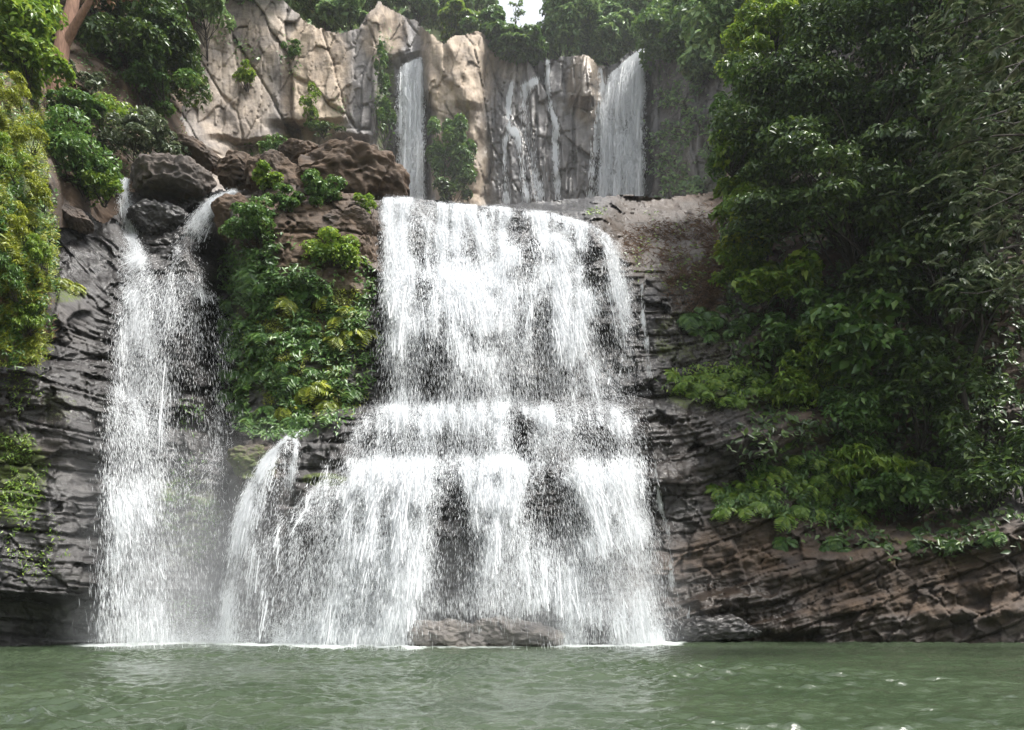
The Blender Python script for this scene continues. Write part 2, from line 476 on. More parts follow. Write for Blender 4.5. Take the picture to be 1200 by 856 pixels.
dipf = np.interp(PX, [-140, 130, 300, 700, 800, 900, 1400], [-0.10, -0.08, 0.0, 0.02, 0.14, 0.26, 0.28])
# integrate the dip along X so that beds stay continuous
sx = np.linspace(-60, 60, 600)
dip_of_x = np.interp(sx, [-24, -20, -13, 4, 9, 13, 30], [-0.10, -0.08, 0.0, 0.02, 0.18, 0.34, 0.36])
dip_int = np.cumsum(dip_of_x) * (sx[1] - sx[0])
Zb = Z - np.interp(X, sx, dip_int)
slab = sstep(400, 310, PY) * sstep(190, 130, PX)
Zb = Zb + slab * 0.75 * (X + 20)
off, gr, tone, bed = strata(X, Zb, 0.0, 5, (0.5, 2.1), 2.8)
off2, gr2, tone2, bed2 = strata(X + 0.3 * fbm(X * 2, Z * 2, oct=2, seed=77), Zb, 0.0, 23, (0.12, 0.42), 1.1, 0.5)
fallzone = blobs(PX, PY, [(595, 400, 150, 190, 1), (560, 640, 230, 140, 1)])
soilz = blobs(PX, PY, [(800, 275, 75, 55, 1), (840, 330, 60, 40, .8)]) + (PY < 470) * (PX > 900) * 1.0 + blobs(PX, PY, [(350, 380, 80, 120, .5)])
soilz = np.clip(soilz, 0, 1)
rockn = (1 - 0.75 * soilz) * (1 - .45 * slab)
amp = (0.75 - 0.10 * fallzone) * rockn
fb, fg, ft = facets(X + .4 * fbm(X * .5, Z * .5, oct=2, seed=85), Zb + .25 * fbm(X * .4, Z * .4, oct=3, seed=86), 2.4, 1.1, 87, 1.0)
fb2, fg2, ft2 = facets(X, Zb + .15 * fbm(X * .8, Z * .8, oct=2, seed=88), .9, .42, 89, 1.0)
lam = .45 + .55 * sstep(-.2, .5, fbm(X * .12, Z * .25, oct=3, seed=47))
disp = amp * off + 0.24 * lam * off2 * rockn - (0.26 * gr + 0.10 * lam * gr2) * rockn
disp += rockn * (.42 * fb + .16 * fb2 - .08 * fg)
disp += 0.45 * fbm(X * 0.35, Z * 0.35, Y_ * 0.1, oct=5, seed=41) + 0.10 * fbm(X * 2.1, Z * 2.1, oct=3, seed=43)
# bulges and hollows of the cascade rock
for cx, cy, rx, ry, s in [(531, 645, 34, 85, 1.1), (640, 590, 34, 50, 1.0), (612, 506, 17, 30, 1.0), (445, 610, 22, 60, 0.5),
                          (700, 300, 18, 40, 0.9), (612, 275, 24, 30, 0.9), (360, 640, 16, 50, .7), (327, 650, 10, 80, .6),
                          (715, 680, 34, 40, .7), (500, 420, 30, 60, .5), (300, 548, 26, 26, 0.9), (268, 340, 16, 60, -1.2),
                          (262, 480, 14, 50, -.8), (725, 725, 40, 20, 1.0), (585, 690, 30, 50, .5), (215, 400, 30, 60, .6)]:
    d = np.exp(-(((PX - cx) / rx) ** 2 + ((PY - cy) / ry) ** 2) ** 1.5)
    disp += s * d
# long ledges sloping down to the left on the right-hand side
for xs_, yl_, hgt_, s in [([742, 850, 960], [550, 514, 478], 52, 1.0), ([790, 900, 1010, 1200, 1400], [712, 668, 640, 606, 590], 34, .8), ([850, 1000, 1200, 1400], [738, 700, 664, 640], 30, .7),
                          ([745, 900], [470, 458], 16, .5), ([900, 1100, 1200, 1400], [735, 712, 704, 696], 22, .5)]:
    wv = 5 * fbm(PX * .02, PX * 0 + s, oct=3, seed=int(hgt_))
    dy = PY - np.interp(PX, xs_, yl_) - wv
    win = sstep(xs_[0] - 6, xs_[0] + 30, PX) * (1 - sstep(xs_[-1] - 30, xs_[-1] + 10, PX))
    disp += s * win * sstep(-1, 5, dy) * (1 - sstep(hgt_ * .4, hgt_, dy)) * (.65 + .5 * fbm(PX * .03, PY * .01, oct=3, seed=int(hgt_) + 1))
low.D = low.D - disp * (Y_ / 42.0)
ytop = np.interp(low.gx, [-140, 60, 125, 138, 150, 170, 200, 225, 262, 285, 330, 400, 440, 460, 520, 580, 612, 650, 700, 760, 820, 846, 862, 880],
                 [228, 236, 258, 250, 225, 228, 236, 226, 222, 224, 214, 222, 234, 231, 238, 241, 236, 234, 230, 231, 226, 224, 120, -260])
ytop = ytop + 4 * fbm(low.gx * 0.05, low.gx * 0, oct=4, seed=9)
low.mask = PY >= ytop[None, :]
wet = blobs(PX, PY, [(90, 300, 60, 60, 1), (70, 460, 90, 60, .9), (60, 660, 110, 120, .85), (200, 500, 110, 330, 1), (595, 470, 190, 330, 1),
                     (780, 590, 50, 60, .8), (820, 545, 100, 26, .9), (800, 420, 90, 150, .95), (760, 270, 110, 50, .65), (840, 715, 110, 45, .9), (400, 520, 80, 50, .7), (990, 740, 200, 22, .6)])
brown = blobs(PX, PY, [(800, 275, 110, 70, 1), (360, 300, 110, 110, .9), (1010, 680, 280, 110, .75), (1050, 300, 300, 250, .9), (30, 500, 60, 60, .35), (860, 530, 120, 70, .5), (300, 545, 35, 35, .7)])
moss = blobs(PX, PY, [(220, 610, 50, 70, .55), (15, 560, 45, 70, .65), (300, 545, 30, 22, .7), (380, 562, 30, 9, .9), (830, 400, 80, 50, .45), (1000, 600, 180, 50, .35),
                      (350, 400, 110, 110, .5), (70, 345, 40, 12, .6), (620, 440, 30, 30, .35), (850, 460, 90, 30, .5), (1100, 640, 120, 30, .35), (70, 480, 30, 25, .4)])
low.attrs = dict(wet=wet, brown=brown, moss=moss, tone=0.4 * tone + 0.25 * tone2 + .35 * ft, bed=bed)
low.build("cliff", ROCK)
LOWS = low.smooth(6)
LOWF = np.minimum(low.D, LOWS)

# ---- the high cliff of the upper falls
UC = [
 (150, [(-60, 72), (100, 70), (280, 66)]),
 (215, [(-60, 80), (60, 78), (140, 77), (190, 74), (280, 70)]),
 (300, [(-60, 83), (30, 81), (100, 80), (160, 80), (168, 82), (185, 82), (200, 79), (280, 75)]),
 (360, [(-60, 85), (40, 82), (140, 81), (150, 84), (172, 84), (185, 80), (280, 77)]),
 (420, [(-60, 86), (30, 83), (60, 82.5), (160, 82), (170, 84), (200, 83), (280, 82)]),
 (440, [(-60, 86), (30, 82.5), (280, 83)]),
 (462, [(-60, 88), (60, 86), (80, 87), (280, 87)]),
 (495, [(-60, 88), (60, 86), (80, 87), (280, 87)]),
 (510, [(-60, 87), (50, 83.5), (150, 83), (280, 83.5)]),
 (556, [(-60, 87), (45, 84), (120, 82.5), (130, 84), (280, 84)]),
 (574, [(-60, 89), (60, 86), (90, 87), (280, 86.5)]),
 (640, [(-60, 90), (66, 87.5), (100, 87.2), (155, 86.8), (280, 86)]),
 (690, [(-60, 90), (66, 86), (110, 85.6), (125, 87), (280, 86.5)]),
 (704, [(-60, 91), (76, 89), (280, 88)]),
 (755, [(-60, 91), (60, 89.5), (280, 88)]),
 (764, [(-60, 90), (65, 86.5), (280, 86)]),
 (820, [(-60, 84), (75, 81), (280, 79)]),
 (920, [(-60, 72), (75, 70), (280, 66)]),
]
up = Relief(150, 920, -62, 281, 1.25, UC, warp=(7, 5), wscale=0.02, seed=13)
X, Y_, Z = [up.world()[..., k] for k in range(3)]
PX, PY = up.PX, up.PY
# massive jointed rock: steep slabs on the left, columns behind the middle falls
wX = X + .22 * fbm(X * .3, Z * .3, oct=4, seed=62); wZ = Z + .35 * fbm(X * .25 + 9, Z * .25, oct=3, seed=63)
o1, g1, t1 = facets(wX + .3 * wZ, wZ, 5.5, 9.0, 61, .8)
o2, g2, t2 = facets(wX - .2 * wZ, wZ + .2 * wX, 2.1, 3.6, 67, .9)
o3, g3, t3 = facets(wX, wZ - .3 * wX, .8, 1.3, 69, .9)
bd = Z - .3 * X
ud = 0.85 * o1 + 0.36 * o2 + .12 * o3 - 0.30 * g1 * (hash2(np.floor(X / 7), np.floor(Z / 7), 5) > .3) - 0.12 * g2
ud += 0.45 * fbm(X * 0.12, Z * 0.10, oct=3, seed=71) + 0.10 * fbm(X * .8, Z * .5, oct=4, seed=73)
oc_, gc_, tc_ = facets(X + .3 * fbm(X * .2, Z * .2, oct=2, seed=80), Z, 1.3, 14.0, 79, .6)
colz = blobs(PX, PY, [(640, 150, 85, 110, 1), (800, 160, 60, 120, .7)])
ud += colz * (0.9 * oc_ - .3 * gc_)
ud += 1.6 * np.exp(-(((PX - 688) / 17) ** 2 + ((PY - 100) / 38) ** 2) ** 1.5)
ud += 1.2 * blobs(PX, PY, [(535, 120, 40, 90, 1)]) * np.abs(fbm((X + .5 * Z) * .35, (X - Z) * .15, oct=3, seed=83))
up.D = up.D - ud
utop = np.interp(up.gx, [150, 215, 230, 320, 345, 365, 400, 420, 432, 445, 460, 480, 500, 520, 530, 560, 575, 590, 605, 625, 637, 650, 670, 690, 702, 720, 740, 757, 770, 860, 920],
                 [-50, -50, -30, -10, 12, 30, 38, 33, 12, 3, 12, 20, 35, 48, 42, 38, 45, 55, 66, 68, 73, 70, 63, 64, 78, 76, 60, 56, 68, 78, 60])
utop = utop + 3 * fbm(up.gx * 0.09, up.gx * 0, oct=3, seed=19)
up.mask = PY >= utop[None, :]
uwet_shade = blobs(PX, PY, [(480, 160, 28, 130, .9), (645, 165, 85, 120, 1.2), (730, 160, 55, 130, 1.2), (800, 170, 60, 120, .9), (420, 130, 22, 80, .5)])  # wet by the falls; the right wall's shade is darkened in too
ubrown = blobs(PX, PY, [(270, 90, 60, 110, .6), (370, 95, 45, 90, .95), (330, 190, 130, 40, .6), (535, 80, 50, 80, .9), (540, 190, 40, 80, .9), (688, 100, 24, 46, 1.3), (800, 200, 50, 60, .4), (300, 40, 50, 40, .6), (450, 40, 30, 40, .8), (600, 80, 20, 20, .6)])
umoss = blobs(PX, PY, [(452, 120, 14, 90, .6), (820, 220, 40, 40, .5), (330, 175, 40, 20, .5), (790, 150, 30, 60, .3)])
up.attrs = dict(wet=uwet_shade, brown=ubrown, moss=umoss, tone=0.7 * t1 + .3 * t2, bed=bd * 0.4)
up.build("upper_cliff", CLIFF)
UPS = up.smooth(4)

# ---- left hillside with the mossy bank
HC = [
 (-260, [(-160, 50), (60, 36), (110, 32), (250, 30.5), (440, 31.5)]),
 (0,  [(-160, 62), (0, 54), (60, 46), (92, 40), (125, 33), (250, 31.2), (400, 32.6), (440, 33.2)]),
 (38, [(-160, 64), (0, 56), (100, 47), (150, 42), (190, 34.6), (300, 33.2), (440, 34.2)]),
 (58, [(-160, 65), (0, 57), (100, 49), (170, 44), (215, 37), (330, 35), (440, 35.5)]),
 (75, [(-160, 65), (0, 58), (120, 48), (200, 44), (240, 42.5), (300, 42), (440, 42)]),
 (140, [(-160, 68), (0, 61), (140, 53), (190, 50), (270, 49.5)]),
 (185, [(-160, 74), (0, 70), (100, 64), (170, 55), (230, 51)]),
 (245, [(-160, 80), (0, 78), (100, 76), (170, 66), (230, 54)]),
]
left = Relief(-260, 262, -160, 430, 2.2, HC, warp=(6, 6), seed=29)
X, Y_, Z = [left.world()[..., k] for k in range(3)]
left.D = left.D - (0.9 * fbm(X * .4, Z * .4, oct=5, seed=31) + .15 * fbm(X * 2, Z * 2, oct=3, seed=33)) * np.clip((left.D - 25) / 12, .5, 1.5)
edge = 50 + 8 * fbm(left.gy * .02, left.gy * 0, oct=3, seed=35)
redge = np.interp(left.gy, [-160, 0, 90, 140, 175, 200, 225, 262], [236, 228, 218, 208, 226, 236, 205, 175]) + 9 * fbm(left.gy * .035, left.gy * 0 + 4, oct=4, seed=37)
left.mask = (left.PX < edge[:, None]) | (left.PY < 268) & (left.PX < redge[:, None])
bankm = blobs(left.PX, left.PY, [(10, 260, 55, 190, 1)])
left.attrs = dict(wet=bankm * 0, brown=1 - .7 * bankm, moss=bankm * .75, tone=bankm * 0 + .5, bed=Z)
left.build("hillside", ROCK)

# ---- river shelf between the two tiers, forest plateau above, ground
def sheet(name, xs, ys, zf, mat):
    gx, gy = np.meshgrid(xs, ys)
    V = np.stack([gx, gy, zf(gx, gy)], -1)
    ny, nx = gx.shape
    idx = np.arange(nx * ny).reshape(ny, nx)
    F = np.stack([idx[:-1, :-1], idx[:-1, 1:], idx[1:, 1:], idx[1:, :-1]], -1).reshape(-1, 4)
    o = add(name, mesh_np(name, V, F, mat, True)); o["kind"] = "structure"
    return o

sheet("riverbed", np.linspace(-42, 30, 90), np.linspace(51, 92, 60),
      lambda x, y: 21.0 + 0.05 * (y - 47) + 0.25 * fbm(x * .3, y * .3, oct=3, seed=91), SOIL)
sheet("plateau", np.linspace(-75, 75, 120), np.linspace(90, 150, 50),
      lambda x, y: CAMH + 57.5 + .04 * (y - 90) + np.interp(x, [-75, -40, -20, 10, 22, 75], [30, 12, 3, -2, 3, 34]) + 1.2 * fbm(x * .1, y * .1, oct=3, seed=93), SOIL)
HL = Relief(150, 1000, -220, 120, 5.0, [(150, [(-220, 150), (120, 104)]), (300, [(-220, 150), (0, 120), (120, 112)]), (560, [(-220, 150), (0, 128), (120, 118)]), (650, [(-220, 150), (0, 124), (120, 112)]), (760, [(-220, 150), (0, 112), (120, 98)]), (1000, [(-220, 130), (0, 96), (120, 84)])], seed=97)
HL.D = HL.D - 2.5 * fbm(HL.PX * .03, HL.PY * .03, oct=3, seed=98)
HL.mask = (HL.PY > np.interp(HL.gx, [150, 540, 575, 590, 610, 640, 652, 680, 1000], [-220, -60, -5, 34, 40, 34, 0, -60, -220])[None, :])
HL.attrs = dict(wet=HL.D * 0, brown=HL.D * 0 + .5, moss=HL.D * 0 + .7, tone=HL.D * 0 + .5, bed=HL.D)
HL.build("hills", ROCK)
sheet("sky_block_bank", np.linspace(-90, 90, 60), np.linspace(-75, -9, 40),
      lambda x, y: -2 + 1.05 * (-9 - y) ** .92 + 1.6 * fbm(x * .12, y * .12, oct=4, seed=99) + np.clip(np.abs(x) - 30, 0, 60) * .15, MOSSY)  # unseen bank added behind the camera to block low sky light
sheet("ground", np.linspace(-118, 118, 60), np.linspace(-78, 156, 60), lambda x, y: -3.2 + .4 * fbm(x * .2, y * .2, oct=2, seed=95), SOIL)

# ---- the pool
def pool():
    m, N, L, out = new_mat("pool_water")
    geo = N.new("ShaderNodeNewGeometry")
    mp = N.new("ShaderNodeMapping"); mp.inputs['Scale'].default_value = (1.0, 1.7, 1.0)
    L.new(geo.outputs['Position'], mp.inputs['Vector'])
    n1 = noise_n(N, L, mp.outputs[0], 9.0, 3, 0.6, 0.3)
    n2 = noise_n(N, L, mp.outputs[0], 0.25, 3, 0.5)
    b = N.new("ShaderNodeBsdfPrincipled")
    r = ramp(N, [(0.3, (0.027, 0.041, 0.022)), (0.7, (0.044, 0.061, 0.035))]); L.new(n2, r.inputs[0])
    f = attr(N, 'foam')
    n3 = noise_n(N, L, geo.outputs['Position'], 2.6, 8, 0.75, 0.5)
    fm = math_n(N, L, 'ADD', math_n(N, L, 'MULTIPLY', f, 1.5), math_n(N, L, 'SUBTRACT', n3, 1.05))
    fr = ramp(N, [(0.0, (0, 0, 0)), (0.6, (1, 1, 1))]); L.new(fm, fr.inputs[0])
    c = mix_c(N, L, fr.outputs[0], r.outputs[0], (0.58, 0.62, 0.60))
    L.new(c, b.inputs['Base Color'])
    rr = N.new("ShaderNodeMapRange"); L.new(fr.outputs[0], rr.inputs[0]); rr.inputs[3].default_value = 0.03; rr.inputs[4].default_value = 0.7
    L.new(rr.outputs[0], b.inputs['Roughness'])
    b.inputs['IOR'].default_value = 1.33
    bp = N.new("ShaderNodeBump"); bp.inputs['Strength'].default_value = 0.45; bp.inputs['Distance'].default_value = 0.04
    L.new(n1, bp.inputs['Height']); L.new(bp.outputs[0], b.inputs['Normal'])
    L.new(b.outputs[0], out.inputs['Surface'])
    ys = np.concatenate([np.linspace(-5, 8, 30)[:-1], 8 * np.exp(np.linspace(0, math.log(46 / 8.0), 520))])
    us = np.linspace(-1, 1, 1000)
    gx, gy = np.meshgrid(us, ys)
    gx = gx * (np.maximum(gy, -2) + 8) * .75
    z = np.zeros_like(gx)
    r = np.random.default_rng(5)
    wx = gx + .5 * fbm(gx * .3, gy * .3, oct=3, seed=201); wy = gy + .5 * fbm(gx * .3, gy * .3, oct=3, seed=203)
    for _ in range(60):
        lam = math.exp(r.uniform(math.log(0.17), math.log(1.5)))
        a = math.radians(r.normal(90, 42)); k = 2 * math.pi / lam
        z += 0.0085 * lam ** 0.8 * np.sin(k * (wx * math.cos(a) + wy * math.sin(a)) + r.uniform(0, 7))
    z *= 0.75 + .5 * fbm(gx * .15, gy * .15, oct=2, seed=207)
    z += 0.012 * fbm(gx * 3.2, gy * 4.6, oct=3, seed=209)
    pxx, pyy = proj(np.stack([gx, np.maximum(gy, 1), 0 * gx], -1))
    shore = np.interp(pxx, [-100, 60, 110, 200, 300, 400, 480, 560, 665, 700, 760, 800, 830], [36, 35.6, 37.4, 38.8, 38, 36.6, 36.2, 35.4, 36.2, 37.4, 38, 39.2, 39.4])
    d = shore - 1.6 - gy + 2.0 * fbm(gx * .55, gy * .4, oct=4, seed=211)
    st = np.interp(pxx, [60, 120, 200, 280, 400, 480, 510, 640, 670, 760, 790, 830], [0, .9, .9, .9, 1.1, 1.1, .45, .45, 1.1, 1.1, .6, 0])
    foam = st * .85 * np.exp(-np.clip(d - .6, 0, 99) / 1.9) + .36 * st * np.exp(-np.clip(d, 0, 99) / 4.0)
    V = np.stack([gx, gy, z], -1)
    ny, nx = gx.shape
    idx = np.arange(nx * ny).reshape(ny, nx)
    F = np.stack([idx[:-1, :-1], idx[:-1, 1:], idx[1:, 1:], idx[1:, :-1]], -1).reshape(-1, 4)
    o = add("water", mesh_np("water", V, F, m, True, {'foam': foam})); o["kind"] = "structure"
pool()

# ------------------------------------------------------------------ falling water
def simulate(rel, surf, px0, py0, vel, steps=260, dt=0.022, seed=1, fric=0.10, kick=0.45, zmin=0.0, drag=0.06, clear=0.05):
    """streams launched at the lip run down and off the rock; returns positions and velocities [step, stream, 3]"""
    r = np.random.default_rng(seed)
    gy_, gx_ = np.gradient(surf, rel.step)
    n = len(px0)
    p = PV(px0, py0, rel.at(px0, py0, surf) - clear)
    v = np.tile(np.array(vel, float), (n, 1)) * r.uniform(.7, 1.3, (n, 1)) + r.normal(0, .15, (n, 3))
    ps, vs = [], []
    alive = np.ones(n, bool)
    hit_clear = clear * r.uniform(.5, 3.0, n)
    for s in range(steps):
        v[:, 2] -= 9.8 * dt
        v *= 1 - drag * dt * np.linalg.norm(v, axis=1, keepdims=True) * .5
        p = p + v * dt
        a, b = proj(p)
        d = rel.at(a, b, surf)
        inside = p[:, 1] > d - hit_clear
        k = FPX / d
        nx_ = rel.at(a, b, gx_) * k; nz_ = -rel.at(a, b, gy_) * k
        nrm = np.stack([nx_, -np.ones(n), nz_], -1); nrm /= np.linalg.norm(nrm, axis=1, keepdims=True)
        vn = (v * nrm).sum(1)
        fix = inside & (vn < 0)
        v[fix] -= (1.12 * vn[fix])[:, None] * nrm[fix]
        v[fix] *= 1 - fric
        v[fix] += r.normal(0, 1, (fix.sum(), 3)) * np.array([kick, kick * .4, kick * .4]) * np.minimum(np.abs(vn[fix]), 4)[:, None] * .35
        v[inside, 1] = np.minimum(v[inside, 1], -.35)
        v[inside, 2] = np.minimum(v[inside, 2], -.5)
        p[inside, 1] = (d - hit_clear)[inside]
        p[~alive] = -99
        alive &= p[:, 2] > zmin
        ps.append(np.where(alive[:, None], p, np.nan)); vs.append(v.copy())
    return np.array(ps), np.array(vs)

def drops(ps, vs, count, mask, seed, wid=(.006, .018), tau=(.012, .040), jit=.05, minlen=.05):
    """short dashes of water thrown along the streams: one folded sliver each"""
    r = np.random.default_rng(seed)
    S, n, _ = ps.shape
    si = r.integers(0, S, count * 3); ni = r.integers(0, n, count * 3)
    c = ps[si, ni]; ok = np.isfinite(c[:, 0])
    c, v, si = c[ok], vs[si[ok], ni[ok]], si[ok]
    sp = np.linalg.norm(v, axis=1)
    a, b = proj(c)
    keep = r.random(len(c)) < mask(a, b) * np.clip(sp / 4, .45, 1)
    c, v, sp = c[keep][:count], v[keep][:count], sp[keep][:count]
    k = len(c)
    c = c + r.normal(0, 1, (k, 3)) * jit * np.array([1, .8, 1]) * np.clip(sp / 6, .3, 1.6)[:, None]
    ln = np.maximum(sp * r.uniform(tau[0], tau[1], k), minlen * r.uniform(.6, 1.4, k))
    w = np.exp(r.uniform(math.log(wid[0]), math.log(wid[1]), k))
    d = v / np.maximum(sp, .1)[:, None] + r.normal(0, .10, (k, 3)); d /= np.linalg.norm(d, axis=1, keepdims=True)
    yaw = r.uniform(-1.1, 1.1, k)
    s = np.stack([np.cos(yaw), np.sin(yaw), 0 * yaw], -1)
    s -= (s * d).sum(1)[:, None] * d; s /= np.maximum(np.linalg.norm(s, axis=1, keepdims=True), .05)
    h = (ln / 2)[:, None] * d; e = (w / 2)[:, None] * s
    o = np.cross(s, d) * (w * .5)[:, None]
    V = np.stack([c - h, c + e - o * .5, c + h, c - e - o * .5], 1)
    return V.reshape(-1, 3), np.arange(k * 4).reshape(k, 4)

def strands(ps, vs, pick, mask, seed, wid=(.03, .10), breaks=.55, every=2):
    """ribbons of unbroken water along some streams, torn where the noise says so"""
    r = np.random.default_rng(seed)
    S, n, _ = ps.shape
    q = r.choice(n, min(pick, n), replace=False)
    p = ps[::every, q]; v = vs[::every, q]
    p = p + r.normal(0, .006, p.shape)
    T, k, _ = p.shape
    w = np.exp(r.uniform(math.log(wid[0]), math.log(wid[1]), k))[None, :] * (1 + .5 * vnoise(np.arange(T)[:, None] * .35, q[None, :] * 7.7, seed=seed))
    yaw = r.uniform(-.9, .9, k)
    s = np.stack([np.cos(yaw), np.sin(yaw), 0 * yaw], -1)[None]
    d = v / np.maximum(np.linalg.norm(v, axis=2, keepdims=True), .1)
    s = s - (s * d).sum(2, keepdims=True) * d; s /= np.maximum(np.linalg.norm(s, axis=2, keepdims=True), .2)
    A = p - s * w[..., None] / 2; B = p + s * w[..., None] / 2
    V = np.stack([A, B], 2).reshape(-1, 3)
    ia = (np.arange(T)[:, None] * k + np.arange(k)[None]) * 2
    F = np.stack([ia[:-1], ia[:-1] + 1, ia[1:] + 1, ia[1:]], -1)
    a, b = proj(np.nan_to_num(p[:-1], nan=1.0))
    torn = vnoise(np.arange(T - 1)[:, None] * .22, q[None, :] * 3.3, seed=seed + 5) * .5 + .5
    ok = np.isfinite(p[:-1, :, 0]) & np.isfinite(p[1:, :, 0]) & (torn > breaks * (1.25 - .6 * mask(a, b))) & (mask(a, b) > .25)
    ok &= np.linalg.norm(np.nan_to_num(p[1:] - p[:-1]), axis=2) < 1.2
    F = F[ok]
    used = np.unique(F); remap = np.zeros(len(V), int); remap[used] = np.arange(len(used))
    return V[used], remap[F]

def waterfall(name, label, cat, loc, strand, spray, group=None):
    t = empty(name, loc, label, cat, group)
    if strand is not None:
        V = np.concatenate([s[0] for s in strand]); off_ = np.cumsum([0] + [len(s[0]) for s in strand[:-1]])
        F = np.concatenate([s[1] + o for s, o in zip(strand, off_)])
        part("water_sheet", mesh_np("water_sheet", V, F, WATER_W, True), t)
    V = np.concatenate([s[0] for s in spray]); off_ = np.cumsum([0] + [len(s[0]) for s in spray[:-1]])
    F = np.concatenate([s[1] + o for s, o in zip(spray, off_)])
    o = part("spray", mesh_np("spray", V, F, WATER_W, False), t); o["kind"] = "stuff"
    return t

def launch(pts, n, seed, clump=.6):
    """launch points along a polyline of the lip (px, py, weight), gathered in clumps"""
    r = np.random.default_rng(seed)
    pts = np.array(pts, float)
    t = np.linspace(0, 1, 2000)
    ss = np.linspace(0, 1, len(pts))
    x = np.interp(t, ss, pts[:, 0]); y = np.interp(t, ss, pts[:, 1]); w = np.interp(t, ss, pts[:, 2])
    w = w * np.clip(1 + clump * 2.2 * fbm(x * .045, x * 0, oct=4, seed=seed), .05, 4)
    w /= w.sum()
    i = r.choice(2000, n, p=w)
    return x[i] + r.normal(0, .8, n), y[i] + r.normal(0, .5, n)

# the broad main cascade
GAPS = [(608, 267, 17, 24, .9), (625, 301, 10, 18, .9), (689, 316, 13, 18, .9), (697, 298, 9, 18, .9), (659, 272, 10, 12, .7), (470, 275, 12, 25, .35),
        (500, 432, 24, 42, .75), (621, 430, 36, 52, .6), (612, 347, 22, 26, .4), (494, 364, 13, 28, .5), (719, 390, 16, 40, .35), (612, 506, 16, 30, .98),
        (531, 640, 29, 82, .97), (640, 582, 28, 42, .93), (664, 618, 24, 22, .85), (585, 692, 24, 44, .6), (716, 676, 26, 32, .72), (437, 712, 11, 26, .7),
        (454, 604, 9, 42, .5), (644, 503, 16, 19, .5), (697, 511, 15, 19, .55), (430, 511, 14, 18, .55), (531, 511, 30, 18, .35), (470, 511, 14, 16, .4), (698, 740, 13, 12, .8),
        (718, 740, 11, 11, .8), (360, 637, 12, 26, .85), (371, 688, 12, 20, .7), (722, 600, 14, 30, .4), (400, 610, 9, 24, .45), (345, 690, 12, 30, .4), (590, 744, 84, 26, 1.0), (520, 744, 44, 24, 1.0)]
def gaps_at(a, b, lst):
    """soft, ragged dark openings in the water"""
    wa = 9 * fbm(a * .045, b * .02, oct=3, seed=311) + 4 * vnoise(a * .25, b * .06, seed=313)
    wb = 12 * fbm(a * .05, b * .025, oct=3, seed=317)
    m = np.zeros(np.shape(a))
    for cx, cy, rx, ry, s in lst:
        d = np.sqrt(((a + wa - cx) / rx) ** 2 + ((b + wb - cy) / ry) ** 2)
        m = np.maximum(m, s * (1 - sstep(.6, 1.6, d)))
    return m
def texture(a, b, lo=.12, seed=321):
    """water falls in clumps and threads, denser and thinner"""
    n = .5 + .5 * fbm(a * .11, b * .018, oct=4, seed=seed) + .35 * fbm(a * .05, b * .05, oct=3, seed=seed + 9)
    return lo + (1 - lo) * sstep(.15, .85, n)
def main_mask(a, b):
    wob = 6 * fbm(a * .05, b * .02, oct=3, seed=301)
    l = np.interp(b, [225, 320, 470, 485, 535, 560, 600, 755], [446, 446, 452, 425, 395, 372, 332, 318]) + wob
    r_ = np.interp(b, [225, 262, 285, 330, 470, 480, 540, 620, 690, 755], [690, 715, 728, 738, 742, 748, 752, 760, 768, 776]) + wob
    e = sstep(-5, 14, a - l) * sstep(-5, 12, r_ - a)
    # bright crests on the ledges, thinner in the free falls
    crest = np.interp(b + 5 * fbm(a * .04, a * 0, oct=2, seed=305), [225, 265, 300, 318, 340, 380, 440, 472, 479, 494, 510, 533, 541, 562, 600, 700, 755], [1, .9, .55, .7, 1, .7, .45, .25, 1, .8, .38, .2, 1, .9, .55, .42, .55])
    side = np.interp(a, [440, 475, 560, 600, 660, 740], [.8, .75, 1, .85, .85, .8])
    return np.clip(e * crest * side * texture(a, b) * (1 - gaps_at(a, b, GAPS)), 0, 1)
def veil_mask(a, b):
    return sstep(-12, 20, a - np.interp(b, [225, 470, 485, 535, 560, 600, 755], [446, 452, 425, 395, 372, 332, 314])) * sstep(-10, 12, np.interp(b, [225, 262, 285, 330, 470, 540, 620, 755], [690, 715, 728, 738, 742, 752, 760, 782]) - a) * (1 - gaps_at(a, b, GAPS))
def crest_mask(a, b):
    return main_mask(a, b) * np.interp(b, [225, 300, 350, 400, 450, 475, 482, 500, 536, 544, 575, 620], [1, .9, 1, .5, .1, .2, 1, .3, .1, 1, .3, 0])
px0, py0 = launch([(449, 231, 1.2), (480, 231, 1.4), (520, 237, 1.2), (580, 241, 1.1), (600, 243, .7), (640, 247, 1.1), (690, 260, .9), (728, 284, .8)], 5200, 401, .35)
mp_, mv_ = simulate(low, LOWS, px0, py0 + 2, (0, -1.6, -.3), 300, seed=403)
